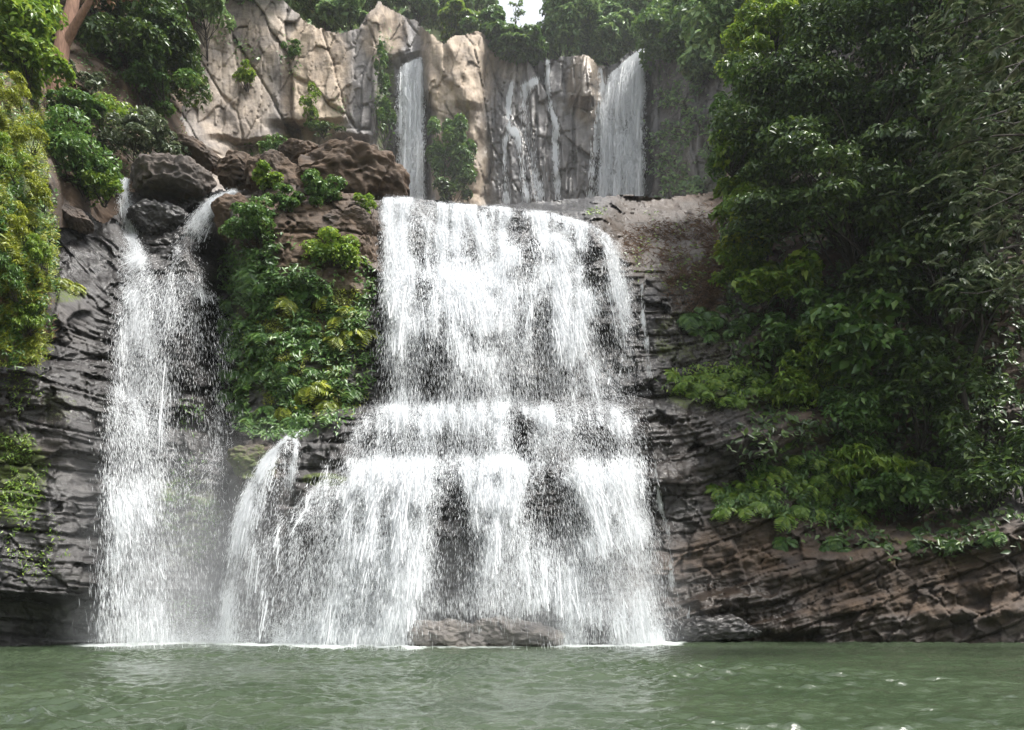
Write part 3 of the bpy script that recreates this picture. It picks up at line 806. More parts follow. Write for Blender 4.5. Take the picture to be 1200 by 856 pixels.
# side shelves feeding the fan
px1, py1 = launch([(400, 484, .4), (440, 478, 1), (520, 478, 1), (585, 478, .9), (640, 478, .9), (742, 474, 1)], 1600, 405, .5)
sp_, sv_ = simulate(low, LOWS, px1, py1 + 3, (0, -1.2, -.3), 220, seed=407, kick=.7)
px2, py2 = launch([(345, 588, .5), (370, 566, .9), (400, 552, 1), (470, 542, 1.1), (590, 540, 1), (700, 545, .8), (750, 548, .8)], 2000, 409, .5)
tp_, tv_ = simulate(low, LOWS, px2, py2 + 3, (0, -1.2, -.3), 200, seed=411, kick=.8)
MS = 1.0
waterfall("waterfall", "broad white cascade pouring over wide stepped black ledges into the pool", "waterfall", P(560, 752, 36.2),
          [strands(mp_, mv_, 2600, main_mask, 413, (.012, .05), .70), strands(sp_, sv_, 800, main_mask, 415, (.012, .045), .72), strands(tp_, tv_, 1000, main_mask, 417, (.012, .045), .72)],
          [drops(mp_, mv_, 760000, main_mask, 419, (.0055, .0165), jit=.07), drops(mp_, mv_, 220000, crest_mask, 425, (.014, .036), jit=.12), drops(mp_, mv_, 150000, veil_mask, 427, (.006, .014), jit=.25), drops(tp_, tv_, 90000, veil_mask, 429, (.006, .014), jit=.25), drops(sp_, sv_, 150000, main_mask, 421, (.0055, .0165), jit=.10), drops(tp_, tv_, 330000, main_mask, 423, (.0055, .0165), jit=.12)])

def splash(pts, n, seed, label):
    """burst of drops and froth where the falls hit the pool"""
    r = np.random.default_rng(seed)
    pts = np.array(pts, float); t = r.random(n)
    ss = np.linspace(0, 1, len(pts))
    a = np.interp(t, ss, pts[:, 0]); Yd = np.interp(t, ss, pts[:, 1]) + r.normal(0, .45, n); w = np.interp(t, ss, pts[:, 2])
    hgt = np.abs(r.normal(0, 1, n)) ** 1.3 * .75 * w * (1 + .8 * fbm(a * .06, a * 0, oct=3, seed=seed))
    c = np.stack([(a - 600) / FPX * Yd + r.normal(0, .1, n), Yd, .02 + np.abs(hgt)], -1)
    wd = np.exp(r.uniform(math.log(.008), math.log(.028), n)); d = unit_(r.normal(0, 1, (n, 3))); s = unit_(np.cross(d, r.normal(0, 1, (n, 3))))
    h = d * (wd * r.uniform(.6, 1.6, n))[:, None]; e = s * (wd * .5)[:, None]
    V = np.stack([c - h, c + e, c + h, c - e], 1).reshape(-1, 3)
    o = add("splash", mesh_np("splash", V, np.arange(n * 4).reshape(n, 4), WATER_W)); tag(o, label, "splash", None, "stuff")
def unit_(v): return v / np.maximum(np.linalg.norm(v, axis=-1, keepdims=True), 1e-6)
splash([(320, 36.3, .5), (370, 35.9, .8), (440, 35.4, 1), (490, 35.2, .8)], 70000, 801, "white splash at the foot of the main cascade left of the grey rocks")
splash([(655, 35.8, .7), (700, 36.0, 1.1), (745, 36.4, 1.1), (776, 37, .6)], 56000, 803, "white splash at the foot of the main cascade right of the grey rocks")
splash([(105, 36.8, .4), (150, 37.4, .8), (200, 37.6, .7), (300, 37.2, .5)], 44000, 805, "white splash at the foot of the left fall")

# left fall: two chutes that join and spread
LGAP = [(245, 420, 22, 70, .55), (225, 470, 26, 60, .5), (218, 300, 14, 26, .9), (190, 285, 18, 22, .7), (232, 560, 34, 90, .62), (240, 680, 40, 80, .6), (188, 285, 16, 40, 1), (150, 420, 12, 20, .4), (160, 520, 10, 26, .4)]
def left_mask(a, b):
    l = np.interp(b, [205, 290, 330, 450, 755], [133, 138, 140, 128, 111])
    r_ = np.interp(b, [215, 240, 320, 350, 400, 755], [285, 275, 245, 262, 282, 280])
    e = sstep(-2, 12, a - l) * sstep(-2, 6, r_ - a)
    dens = np.interp(a, [100, 128, 150, 190, 205, 230, 268, 280], [.3, .9, 1, .85, .42, .22, .34, .3])
    dens = np.where(b < 350, np.maximum(dens, .9), dens)
    xc = np.interp(b, [222, 240, 262, 290, 345], [272, 252, 236, 222, 205]); hw = np.interp(b, [222, 290, 345], [14, 15, 34])
    xl = np.interp(b, [205, 280, 345], [144, 150, 160]); hl = np.interp(b, [205, 290, 345], [10, 13, 36])
    vee = np.maximum(1 - sstep(.7, 1.2, np.abs(a - xc) / hw), 1 - sstep(.7, 1.2, np.abs(a - xl) / hl))
    dens = dens * np.where(b < 345, np.maximum(vee, .04), 1)
    dens = dens * np.where(a < 205, np.interp(b, [205, 330, 445, 468, 510, 560, 575, 640, 662, 755], [1, 1, .6, 1, .65, .55, .85, .55, .8, .55]), 1) * np.where((a > 258) & (b > 440), .3, 1)
    return np.clip(e * dens * texture(a, b, .2, 331) * (1 - gaps_at(a, b, LGAP)), 0, 1)
lx, ly = launch([(137, 207, 1), (152, 206, 1)], 900, 431, .2)
lp, lv = simulate(low, LOWS, lx, ly + 4, (.1, -.8, -.5), 300, seed=433, kick=.5)
kx, ky = launch([(258, 230, 1), (278, 222, 1.2)], 1100, 435, .2)
kp, kv = simulate(low, LOWS, kx, ky + 3, (-3.4, -1.2, -1.2), 300, seed=437, kick=.9)
jx, jy = launch([(150, 335, 1.2), (175, 325, 1.2), (205, 322, .7), (235, 332, .6), (262, 355, .5), (276, 380, .6)], 1600, 439, .5)
jp, jv = simulate(low, LOWS, jx, jy, (0, -1.0, -1), 260, seed=441, kick=.8)
waterfall("waterfall", "tall thin waterfall on the left fed by two narrow chutes beside a flat brown boulder", "waterfall", P(185, 754, 38.4),
          [strands(lp, lv, 260, left_mask, 443, (.01, .035), .72), strands(kp, kv, 300, left_mask, 445, (.01, .04), .74), strands(jp, jv, 220, left_mask, 447, (.008, .02), .84)],
          [drops(lp, lv, 120000, left_mask, 449, (.0055, .017), jit=.12), drops(kp, kv, 170000, left_mask, 451, (.0055, .017), jit=.12), drops(jp, jv, 150000, left_mask, 453, (.006, .018), jit=.18)])

# side cascade running off the dark ledge between the two big falls
def side_mask(a, b):
    l = np.interp(b, [495, 520, 560, 620, 755], [345, 318, 288, 268, 250])
    r_ = np.interp(b, [495, 520, 560, 620, 755], [372, 362, 345, 332, 322])
    return np.clip(sstep(-2, 8, a - l) * sstep(-2, 8, r_ - a) * np.interp(b, [500, 620, 700], [1, .8, .5]) * texture(a, b, .2, 341), 0, 1)
qx, qy = launch([(318, 528, 1), (340, 510, 1), (364, 499, 1)], 1000, 461, .3)
qp, qv = simulate(low, LOWS, qx, qy + 3, (-1.5, -1.0, -.6), 220, seed=463, kick=.7)
waterfall("waterfall", "small slanting side cascade off a dark mossy ledge between the left and main falls", "waterfall", P(295, 752, 37.8),
          [strands(qp, qv, 160, side_mask, 465, (.012, .05), .66)], [drops(qp, qv, 100000, side_mask, 467, (.0055, .0165), jit=.10)])

# thin trickles on the right-hand rock
def trickle(pts, n, label, seed, width=1.5, rel=low, surf=LOWS, w=(.008, .022), sheet_n=0):
    """thin water following a fixed crooked channel down the rock"""
    r = np.random.default_rng(seed)
    pts = np.array(pts, float)
    t = r.random(n * 2); t = t[r.random(n * 2) < .12 + .88 * sstep(-.25, .5, fbm(t * 9, t * 0, oct=3, seed=seed))][:n]; n = len(t); ss = np.linspace(0, 1, len(pts))
    a = np.interp(t, ss, pts[:, 0]) + r.normal(0, width, n) * np.interp(t, [0, 1], [.6, 1.2]); b = np.interp(t, ss, pts[:, 1]) + r.normal(0, 1.5, n)
    c = PV(a, b, rel.at(a, b, surf) - r.uniform(.03, .25, n))
    sc_ = c[:, 1] / 42
    c[:, 0] += .35 * width * FPX ** -1 * 42 * vnoise(b * .09, a * 0, seed=seed) ; ln = r.uniform(.10, .45, n) * sc_; wd = np.exp(r.uniform(math.log(w[0]), math.log(w[1]), n)) * sc_
    e = np.stack([wd / 2, 0 * wd, 0 * wd], -1); h = np.stack([0 * ln, 0 * ln, ln / 2], -1)
    o = np.stack([0 * wd, wd * .3, 0 * wd], -1)
    V = np.stack([c + h, c + e + o, c - h, c - e + o], 1).reshape(-1, 3)
    t_ = empty("waterfall", P(pts[-1, 0], pts[-1, 1], float(rel.at(pts[-1, 0], pts[-1, 1], surf))), label, "waterfall")
    s = part("spray", mesh_np("spray", V, np.arange(n * 4).reshape(n, 4), WATER_W), t_); s["kind"] = "stuff"
trickle([(752, 335), (753, 372), (758, 400), (762, 440)], 700, "thin trickle down wet black rock right beside the main cascade", 471)
trickle([(768, 545), (773, 590), (783, 625), (788, 690)], 900, "thin thread of water falling from the slanting wet ledge right of the main cascade", 473)
trickle([(808, 718), (806, 748)], 300, "tiny spout of water dropping into the pool at the right rock's foot", 475)

# upper falls
def up_mask(pl, pr, gaps=(), dens=1.0):
    def f(a, b):
        l = np.interp(b, [p[0] for p in pl], [p[1] for p in pl]); r_ = np.interp(b, [p[0] for p in pr], [p[1] for p in pr])
        return np.clip(sstep(-1, 3, a - l) * sstep(-1, 3, r_ - a) * texture(a * 2.4, b * 1.2, .2, 351) * (.35 + .65 * sstep(-.5, .5, vnoise(a * .35, b * .02, seed=353))) * dens, 0, 1)
    return f
def upper(label, lip, n, vel, mask, nd, ns, seed, w=(.02, .06), sw=(.03, .12), breaks=.55, kick=.5):
    ax, ay = launch(lip, n, seed, .3)
    p, v = simulate(up, UPS, ax, ay, vel, 240, dt=.03, seed=seed + 1, zmin=26, kick=kick, clear=.12)
    return waterfall("waterfall", label, "waterfall", (float(np.nanmean(p[0, :, 0])), 84.0, 26.0), [strands(p, v, ns, mask, seed + 2, sw, breaks)],
                     [drops(p, v, nd, mask, seed + 3, w, (.010, .035), .16, .10)])
upper("white upper fall in a narrow notch of the tan cliff", [(470, 80, 1), (482, 74, 1), (494, 68, .8)], 700, (0, -1.2, -.5),
      up_mask([(60, 466), (240, 468)], [(60, 496), (240, 499)]), 150000, 320, 481)
upper("widest upper fall at the right end of the dark cliff under overhanging trees", [(708, 92, .6), (722, 84, 1), (738, 70, 1.2), (756, 58, 1.4)], 1000, (-.7, -1.6, -.3),
      up_mask([(58, 737), (90, 714), (140, 702), (240, 690)], [(58, 760), (130, 754), (240, 754)]), 300000, 560, 491)
trickle([(600, 96), (596, 120), (597, 152), (606, 156), (612, 190), (617, 236)], 2400, "left thin stream down the dark columned upper cliff", 501, 1.7, up, UPS, (.016, .04))
trickle([(597, 152), (591, 170), (592, 215), (594, 238)], 600, "faint broken dribble beside the left thin stream on the upper cliff", 503, 1.6, up, UPS, (.012, .03))
trickle([(642, 74), (641, 95), (646, 130), (652, 150), (650, 165), (652, 200), (654, 236)], 2600, "middle thin stream zigzagging down the dark columned upper cliff", 505, 1.5, up, UPS, (.018, .045))
trickle([(628, 94), (615, 103), (614, 130), (622, 180), (632, 235)], 1300, "faint veil of water between the two thin upper streams", 507, 3.2, up, UPS, (.012, .03))
trickle([(704, 82), (706, 105), (702, 140), (695, 190), (693, 235)], 1800, "narrow side stream left of the widest upper fall", 509, 2.0, up, UPS, (.016, .04))

# ------------------------------------------------------------------ boulders
def boulder(px, py, rx, ry, Y, depth, label, seed, cat="boulder", brown=.3, wet=0., moss=0., cuts=7, mat=ROCK, name="boulder", tilt=0., rough=.12):
    """a rounded block with broken faces; (px, py) its centre and rx, ry its half size in the photo"""
    k = Y / FPX
    bm = bmesh.new()
    bmesh.ops.create_icosphere(bm, subdivisions=6, radius=1.0)
    V = np.array([v.co[:] for v in bm.verts]); F = np.array([[v.index for v in f.verts] for f in bm.faces]); bm.free()
    r = np.random.default_rng(seed)
    V = np.sign(V) * np.abs(V) ** .8
    for _ in range(cuts):
        n = r.normal(0, 1, 3); n /= np.linalg.norm(n); h = r.uniform(.55, .88)
        d = V @ n - h
        V = V - np.clip(d, 0, None)[:, None] * n * .9
    q = V * np.array([rx * k, depth, ry * k])
    s = min(rx, ry) * k
    dd = rough * s * (fbm(q[:, 0] / s * .9, q[:, 1] / s * .9, q[:, 2] / s * .9, 5, seed) + .5 * (1 - 2 * np.abs(fbm(q[:, 0] / s * 1.6, q[:, 1] / s * 1.6, q[:, 2] / s * 2.6, 3, seed + 3))))
    q = q + V / np.linalg.norm(V, axis=1, keepdims=True) * dd[:, None] * 2
    fo, fgv, _ = facets(q[:, 0] + q[:, 1] * .6, q[:, 2] + q[:, 1] * .3, s * .8, s * .5, seed + 40, 1.0)
    q = q + V / np.linalg.norm(V, axis=1, keepdims=True) * ((.08 * fo - .05 * fgv) * s + .02 * s * fbm(q[:, 0] / s * 5, q[:, 2] / s * 5, q[:, 1] / s * 5, 3, seed + 9))[:, None]
    c, s_ = math.cos(tilt), math.sin(tilt)
    q = np.stack([q[:, 0] * c - q[:, 2] * s_, q[:, 1], q[:, 0] * s_ + q[:, 2] * c], -1)
    me = mesh_np(name, q, F, mat, True, dict(wet=np.full(len(q), wet), brown=np.full(len(q), brown), moss=np.full(len(q), moss), tone=np.full(len(q), r.uniform(.3, .7)), bed=q[:, 2] - .3 * q[:, 0]))
    o = add(name, me, None, P(px, py, Y))
    return tag(o, label, cat)

boulder(200, 219, 54, 26, 46.5, 2.0, "big flat grey-brown boulder between the two chutes above the left fall", 1, brown=.55, wet=.25, moss=.2, tilt=-.08, cuts=12)
boulder(285, 201, 26, 24, 47.5, 1.2, "reddish brown boulder right of the flat brown boulder", 2, brown=1.0)
boulder(322, 212, 30, 24, 46.5, 1.3, "rounded brown boulder behind the topmost bush of the central outcrop", 3, brown=.9, cuts=3)
boulder(398, 208, 72, 32, 48.0, 2.2, "largest smooth brown hump of rock above the central outcrop", 4, brown=.95, cuts=6, tilt=-.12, rough=.17)
boulder(352, 184, 26, 13, 49.5, 1.2, "small brown rock peeping over the top of the largest hump", 5, brown=.9, cuts=3)
boulder(232, 184, 32, 12, 52.0, 1.4, "low tan slab of rock behind the flat brown boulder", 6, brown=.8, tilt=-.5)
boulder(405, 264, 34, 17, 43.6, 1.2, "pale brown ledge block on the outcrop beside the main cascade", 7, brown=.75, tilt=-.15)
boulder(275, 262, 22, 24, 44.4, 1.0, "brown rock knob at the outcrop's left edge beside the chute", 8, brown=.9)
boulder(425, 300, 16, 32, 43.6, .8, "brown upright rock at the outcrop's right edge", 9, brown=.8)
boulder(185, 262, 34, 20, 45.4, .9, "wet black rock beneath the flat brown boulder between the chutes", 10, brown=.1, wet=1)
boulder(80, 250, 30, 11, 42.2, .9, "tilted brown log-like rock beneath the big left bush", 11, brown=.6, tilt=-.65)
boulder(300, 549, 28, 24, 38.9, .9, "round mossy brown rock between the left fall and the side cascade", 12, brown=.8, wet=.3, moss=.6)
boulder(535, 746, 54, 20, 34.4, .9, "grey wet rock lying at the main cascade's foot, lower left half of the pair", 13, brown=.3, wet=.5, moss=.2, mat=CLIFF)
boulder(612, 746, 58, 20, 34.6, .9, "grey wet rock at the main cascade's foot, sloping right into the pool", 14, brown=.3, wet=.5, moss=.2, tilt=-.12, mat=CLIFF)
boulder(697, 742, 17, 14, 35.3, .6, "small black rock in the foam, left one of two under the right cascade edge", 15, wet=1, brown=0)
boulder(722, 740, 13, 15, 35.5, .6, "small black rock in the foam, right one of two under the right cascade edge", 16, wet=1, brown=0)
boulder(840, 738, 52, 17, 38.6, 1.4, "low wet dark rock at the waterline right of the cascade", 17, wet=1, brown=.2, tilt=.05)

# ------------------------------------------------------------------ foliage
def surface(px, py):
    """distance of the nearest rock or slope in this direction"""
    Ys = [999.0]
    for rel in (low, left, up):
        j = int(round((py - rel.y0) / rel.step)); i = int(round((px - rel.x0) / rel.step))
        if 0 <= j < rel.ny and 0 <= i < rel.nx and rel.mask[j, i]: Ys.append(float(rel.D[j, i]))
    return min(Ys)

def unit(v):
    return v / np.maximum(np.linalg.norm(v, axis=-1, keepdims=True), 1e-6)

def leaves_mesh(c, nrm, ax, ln, wd, mat, fold=.18, name="foliage"):
    """leaves: base, two sides, tip, folded along the midrib and drooping at the tip"""
    ax = unit(ax - (ax * nrm).sum(1)[:, None] * nrm)
    sd = np.cross(nrm, ax)
    a = ax * ln[:, None]; s = sd * (wd / 2)[:, None]; up_ = nrm * (wd * fold)[:, None]
    V = np.stack([c - a * .5, c + s + up_ - a * .08, c + a * .5 - nrm * (ln * .12)[:, None], c - s + up_ - a * .08], 1).reshape(-1, 3)
    k = np.arange(len(c)) * 4
    F = np.concatenate([np.stack([k, k + 1, k + 2], -1), np.stack([k, k + 2, k + 3], -1)])
    return mesh_np(name, V, F, mat, False)

def puff_points(r, cen, rad, n, up=.35):
    d = unit(r.normal(0, 1, (n, 3)))
    d[:, 2] = np.where((d[:, 2] < -.1) & (r.random(n) < .85), -d[:, 2], d[:, 2])
    rr = r.uniform(.45, 1.05, n) ** .6
    p = cen + d * rad * rr[:, None]
    nr = unit(d * .7 + np.array([0, 0, up + .2]) + r.normal(0, .45, (n, 3)))
    return p, nr

def crown(cen, rad, puffs, per, leaf, wide, mat, seed, droop=.35, name="foliage", lobes=.42, low=-.5):
    """leaves gathered in puffs over an ellipsoid of half size rad"""
    r = np.random.default_rng(seed)
    Pn, Nn = [], []
    cs = []
    rad = np.array(rad) * 1.15
    for i in range(puffs):
        d = unit(r.normal(0, 1, 3)); d[2] = max(d[2], low * r.random())
        q = r.uniform(.45, .92) if i else 0
        c = cen + d * rad * q
        s = r.uniform(.6, 1.15) * lobes
        rr = rad * s * np.array([1, 1, .62 if low > -.9 else .8])
        p, nr = puff_points(r, c, rr, int(per * r.uniform(.6, 1.3)))
        Pn.append(p); Nn.append(nr); cs.append(c)
    p = np.concatenate(Pn); nr = np.concatenate(Nn)
    n = len(p)
    ax = r.normal(0, 1, (n, 3)); ax[:, 2] -= droop * 2
    ln = leaf * r.uniform(.6, 1.4, n); wd = ln * wide * r.uniform(.8, 1.25, n)
    return leaves_mesh(p, nr, ax, ln, wd, mat, name=name), cs

def tubes(paths, mat, name, sides=6):
    Vs, Fs, o = [], [], 0
    for pts, r0, r1 in paths:
        pts = np.array(pts, float); n = len(pts)
        t = np.gradient(pts, axis=0); t = unit(t)
        a = np.cross(t, np.array([.31, .95, .02])); a = unit(a); b = np.cross(t, a)
        ang = np.arange(sides) / sides * 2 * math.pi
        rr = np.linspace(r0, r1, n)[:, None, None]
        V = pts[:, None] + rr * (a[:, None] * np.cos(ang)[None, :, None] + b[:, None] * np.sin(ang)[None, :, None])
        i = np.arange(n * sides).reshape(n, sides); j = np.roll(i, -1, 1)
        F = np.stack([i[:-1], j[:-1], j[1:], i[1:]], -1).reshape(-1, 4)
        Vs.append(V.reshape(-1, 3)); Fs.append(F + o); o += n * sides
    return mesh_np(name, np.concatenate(Vs), np.concatenate(Fs), mat, True)

def bend(a, b, r, amp=.08, n=7):
    a = np.array(a, float); b = np.array(b, float)
    t = np.linspace(0, 1, n)[:, None]
    L_ = np.linalg.norm(b - a)
    m = r.normal(0, amp * L_, 3); m2 = r.normal(0, amp * L_ * .5, 3)
    return a + (b - a) * t + m * np.sin(t * math.pi) + m2 * np.sin(t * 2 * math.pi)

def plant(kind, px, py, rx, ry, Y, style, label, seed, puffs=14, per=140, leaf=.22, wide=.5, depth=None, cat=None, group=None, droop=.35, base=None, tr=None, bark=None, lobes=.42, low=None):
    """a bush or tree: trunk with limbs reaching into the crown, crown of leaf clumps"""
    k = Y / FPX
    dp = depth if depth else .85 * rx * k
    if Y < 95: Y = min(Y, min(surface(px, py), surface(px, py + ry * .5) + .2 * dp) - .35 * dp)
    cen = P(px, py, Y); rad = np.array([rx * k, dp, ry * k])
    r = np.random.default_rng(seed + 1000)
    tree = kind.endswith("tree")
    if low is None: low = -.5 if tree else -1.0
    b = base if base is not None else cen + np.array([0, rad[1] * .6, -rad[2] * (1.5 if tree else .75)])
    if group is None:
        if Y > 72: group = "trees and shrubs along the high cliff"
        elif px > 780: group = "trees and shrubs of the right bank"
        elif px > 250: group = "bushes on the central outcrop"
        else: group = "trees and bushes of the left hillside"
    if group == "trees and shrubs of the right bank" and not tree: leaf *= 1.3; per = int(per * .8)
    t = empty(kind, b, label, cat or ("tree" if tree else "bush"), group)
    me, cs = crown(cen, rad, puffs, per, leaf, wide, LEAF[style], seed, droop, "crown" if tree else "foliage", lobes, low)
    part("crown" if tree else "foliage", me, t)
    trr = tr or (.05 + .02 * rx * k)
    paths = []
    if tree:
        top = cen + np.array([0, 0, rad[2] * .3])
        tk = bend(b, top, r, .03, 10); paths.append((tk, trr, trr * .35))
        for c in cs[1:]:
            j = r.integers(3, 9); paths.append((bend(tk[j], c, r, .08), trr * .28, trr * .05))
        part("trunk", tubes(paths, BARK if bark is None else bark, "trunk", 8), t)
    else:
        for c in cs[:9]: paths.append((bend(b + r.normal(0, .08, 3), c, r, .08), trr * .5, trr * .15))
        part("stem", tubes(paths, BARK if bark is None else bark, "stem", 5), t)
    return t

# --- left hillside
plant("evergreen_tree", 160, 66, 66, 78, 60, 'dark', "large dense dark tree above the left fall, standing against the tan cliff", 11, 34, 420, .42, .45, depth=4.5, lobes=.36)
plant("bush", 188, 95, 32, 30, 56.5, 'mid', "bright green foliage bush at the large dark tree's lower right", 12, 12, 200, .34, .45, depth=1.6)
plant("bush", 163, 172, 44, 34, 50, 'grey', "pale grey-green bush between the left slope and the flat brown boulder", 13, 18, 240, .30, .42)
plant("bush", 82, 190, 48, 48, 43.5, 'mid', "large green bush hanging over the left rock slab", 14, 26, 260, .26, .45, depth=2.0)
plant("bush", 118, 215, 22, 30, 43.0, 'bright', "yellow-green drooping bush at the edge of the left narrow chute", 15, 10, 200, .22, .4)
plant("bush", 92, 128, 26, 18, 47.5, 'mid', "leafy bush at the right end of the bare brown slope", 16, 14, 180, .28, .45)
plant("bush", 118, 135, 34, 24, 51, 'bright', "light green bush under the large dark tree", 17, 12, 180, .28, .45)
plant("tree", 20, 62, 34, 66, 50, 'bright', "bright green tree at the photo's upper left corner", 18, 20, 300, .36, .45, depth=2.4)
plant("tree", 40, 40, 22, 56, 57, 'mid', "slim green tree left of the reddish trunk", 19, 16, 240, .34, .45, depth=2.2)
plant("evergreen_tree", 100, -14, 52, 44, 66, 'dark', "dark tree crown above the reddish trunk", 20, 20, 300, .45, .45, depth=4)
plant("tree", 232, 8, 40, 46, 76, 'haze', "hazy green tree on the cliff rim at the large dark tree's right", 21, 18, 260, .45, .5, depth=4)
plant("bush", 100, 92, 24, 18, 52, 'grey', "pale shrub by the reddish trunk's foot", 22, 8, 140, .26, .4)
t = empty("tree", P(64, 112, 49), "leaning tree with a thick reddish brown trunk among the left bushes", "tree")
r_ = np.random.default_rng(3)
pth = [(np.array([P(64, 112, 49), P(69, 80, 49), P(74, 45, 49.2), P(84, 10, 49.5), P(92, -30, 50)]), .55, .32),
       (np.array([P(75, 55, 49.2), P(88, 30, 49), P(103, 5, 48.7), P(116, -25, 48.5)]), .30, .14), (np.array([P(59, 112, 48.8), P(65, 70, 48.8), P(80, 20, 49.2)]), .3, .2)]
part("trunk", tubes(pth, REDBARK, "trunk", 10), t)
me, _ = crown(P(98, -32, 52), np.array([3.2, 2.6, 1.5]), 10, 160, .3, .45, LEAF['brown'], 5, .6, "crown"); part("crown", me, t)
me = tubes([(bend(P(37, 140, 50), P(34, -40, 53), r_, .01), .14, .08)], PALEBARK, "trunk", 7)
t = empty("tree", P(37, 140, 50), "thin pale straight trunk at the upper left edge", "tree"); part("trunk", me, t)
me, _ = crown(P(34, -44, 53), np.array([1.8, 1.6, 1.2]), 6, 100, .3, .45, LEAF['mid'], 6, .5, "crown"); part("crown", me, t)

def cover(name, label, cat, rel, surf, region, n, style, seed, ln=(.15, .45), wide=.16, droop=.9, lift=.15, clump=.5):
    """undergrowth nobody could count: blades and leaves rooted all over a patch of slope"""
    r = np.random.default_rng(seed)
    x0, x1, y0, y1, f = region
    a = r.uniform(x0, x1, n * 4); b = r.uniform(y0, y1, n * 4)
    w = f(a, b) * np.clip(.6 + clump * 2 * fbm(a * .06, b * .06, oct=3, seed=seed), 0, 1)
    k = r.random(n * 4) < w
    a, b = a[k][:n], b[k][:n]
    Yd = rel.at(a, b, np.minimum(rel.D, surf)); kx = Yd / 42
    c = PV(a, b, Yd - r.uniform(0, lift, len(a)) * kx)
    m = len(c)
    nr = unit(np.stack([r.normal(0, .5, m), -np.ones(m) * .7, .6 + r.normal(0, .35, m)], -1))
    ax = np.stack([r.normal(0, .7, m), -r.random(m) * .8, .5 - droop * r.uniform(.3, 1.6, m)], -1)
    l = np.exp(r.uniform(math.log(ln[0]), math.log(ln[1]), m))
    o = add(name, leaves_mesh(c, nr, ax, l, l * wide * r.uniform(.7, 1.4, m), LEAF[style], name=name))
    return tag(o, label, cat, None, "stuff")

def reg(lst, x0, x1, y0, y1):
    return (x0, x1, y0, y1, lambda a, b: blobs(a, b, lst))
LS = left.smooth(2)
bank = [(12, 180, 44, 100, 1), (18, 300, 46, 90, 1), (20, 390, 40, 40, .7)]
cover("moss", "bright yellow-green moss and hanging fern mat on the left bank", "moss", left, LS, reg(bank, -60, 70, 80, 430), 26000, 'lime', 31, (.10, .34), .2, .9, .3, .7)
cover("undergrowth", "darker weeds hanging in the left moss bank", "undergrowth", left, LS, reg([(22, 300, 46, 130, .7)], -60, 70, 150, 432), 5000, 'mid', 32, (.15, .4), .3, .8, .3, .9)
for i, (px, py, rx, ry, st, lab) in enumerate([(18, 110, 24, 22, 'lime', "topmost yellow-green fern tuft on the left moss bank"), (34, 160, 20, 24, 'lime', "yellow-green fern tuft on the moss bank level with the large green bush"),
    (8, 190, 22, 26, 'bright', "green fern tuft at the photo's left edge high on the moss bank"), (44, 228, 16, 24, 'lime', "fern tuft on the moss bank's right edge beside the wet slab's top"), (20, 262, 22, 26, 'lime', "wide fern tuft in the middle of the moss bank"),
    (46, 300, 14, 22, 'bright', "hanging fern tuft on the moss bank's right edge above the ledge"), (10, 330, 20, 26, 'mid', "dark green fern tuft low on the moss bank at the photo's edge"), (30, 372, 18, 24, 'bright', "lowest fern tuft hanging under the moss bank")]):
    plant("fern", px, py, rx * .8, ry * .85, 33.5, st, lab, 700 + i, 12, 170, .13, .28, depth=.7, cat="fern", group="fern tufts on the left moss bank", droop=1.2, tr=.03)
cover("dry_grass", "brown dead grass hanging off the bare left slope", "grass", left, LS, reg([(40, 112, 50, 26, 1), (70, 140, 30, 16, 1), (30, 370, 34, 60, .6)], -40, 120, 60, 430), 7000, 'brown', 33, (.15, .5), .10, 1.2, .2)
cover("undergrowth", "green ground plants over the upper left slope", "undergrowth", left, LS, reg([(60, 20, 180, 140, 1), (120, 160, 100, 60, .8)], -200, 240, -150, 225), 9000, 'mid', 34, (.14, .32), .4, .6, .4)
cover("moss", "olive moss and small ferns on the left strata", "moss", low, LOWS, reg([(12, 555, 42, 60, 1), (70, 345, 34, 10, .8), (10, 450, 40, 40, .5), (40, 640, 40, 40, .3)], -60, 120, 320, 700), 4200, 'bright', 35, (.08, .25), .3, .9, .15, .9)
cover("moss", "dim green weeds behind the left fall's thin veil", "moss", low, LOWS, reg([(225, 600, 34, 60, .9), (222, 490, 20, 22, .7), (220, 720, 30, 24, .4)], 170, 270, 460, 750), 2200, 'mid', 36, (.10, .3), .3, .9, .12, .9)

# --- central outcrop
plant("bush", 320, 212, 17, 20, 44.2, 'bright', "small bright bush, topmost on the central outcrop", 41, 10, 160, .20, .5)
plant("bush", 372, 226, 24, 22, 43.4, 'mid', "round green bush under the largest brown hump", 42, 14, 190, .20, .5)
plant("bush", 333, 236, 18, 18, 43.2, 'mid', "dark bush between the two round top bushes of the outcrop", 43, 10, 160, .20, .5)
plant("bush", 300, 272, 36, 28, 42.2, 'mid', "wide shiny green bush at the outcrop's upper left", 44, 22, 220, .21, .45, depth=1.3)
plant("bush", 392, 294, 32, 28, 42.0, 'bright', "round bright green bush at the outcrop's right beside the main cascade", 45, 20, 210, .20, .48, depth=1.2)
plant("bush", 428, 244, 13, 16, 44.4, 'bright', "low grassy tuft bush by the main cascade's left lip", 46, 7, 120, .2, .35)
oc = [(350, 400, 85, 100, 1), (300, 330, 45, 50, 1), (330, 480, 60, 34, 1), (400, 340, 40, 40, .6)]
cover("undergrowth", "thick green ferns and leaves covering the central outcrop face", "undergrowth", low, LOWS, reg(oc, 255, 450, 270, 515), 11000, 'mid', 51, (.15, .45), .34, .9, .5, .9)
cover("undergrowth", "yellow-green moss patches low on the central outcrop", "moss", low, LOWS, reg([(340, 420, 70, 60, 1), (380, 460, 50, 30, .6), (400, 360, 30, 40, .7)], 270, 440, 330, 500), 5000, 'lime', 52, (.08, .26), .3, .8, .25, 1.0)

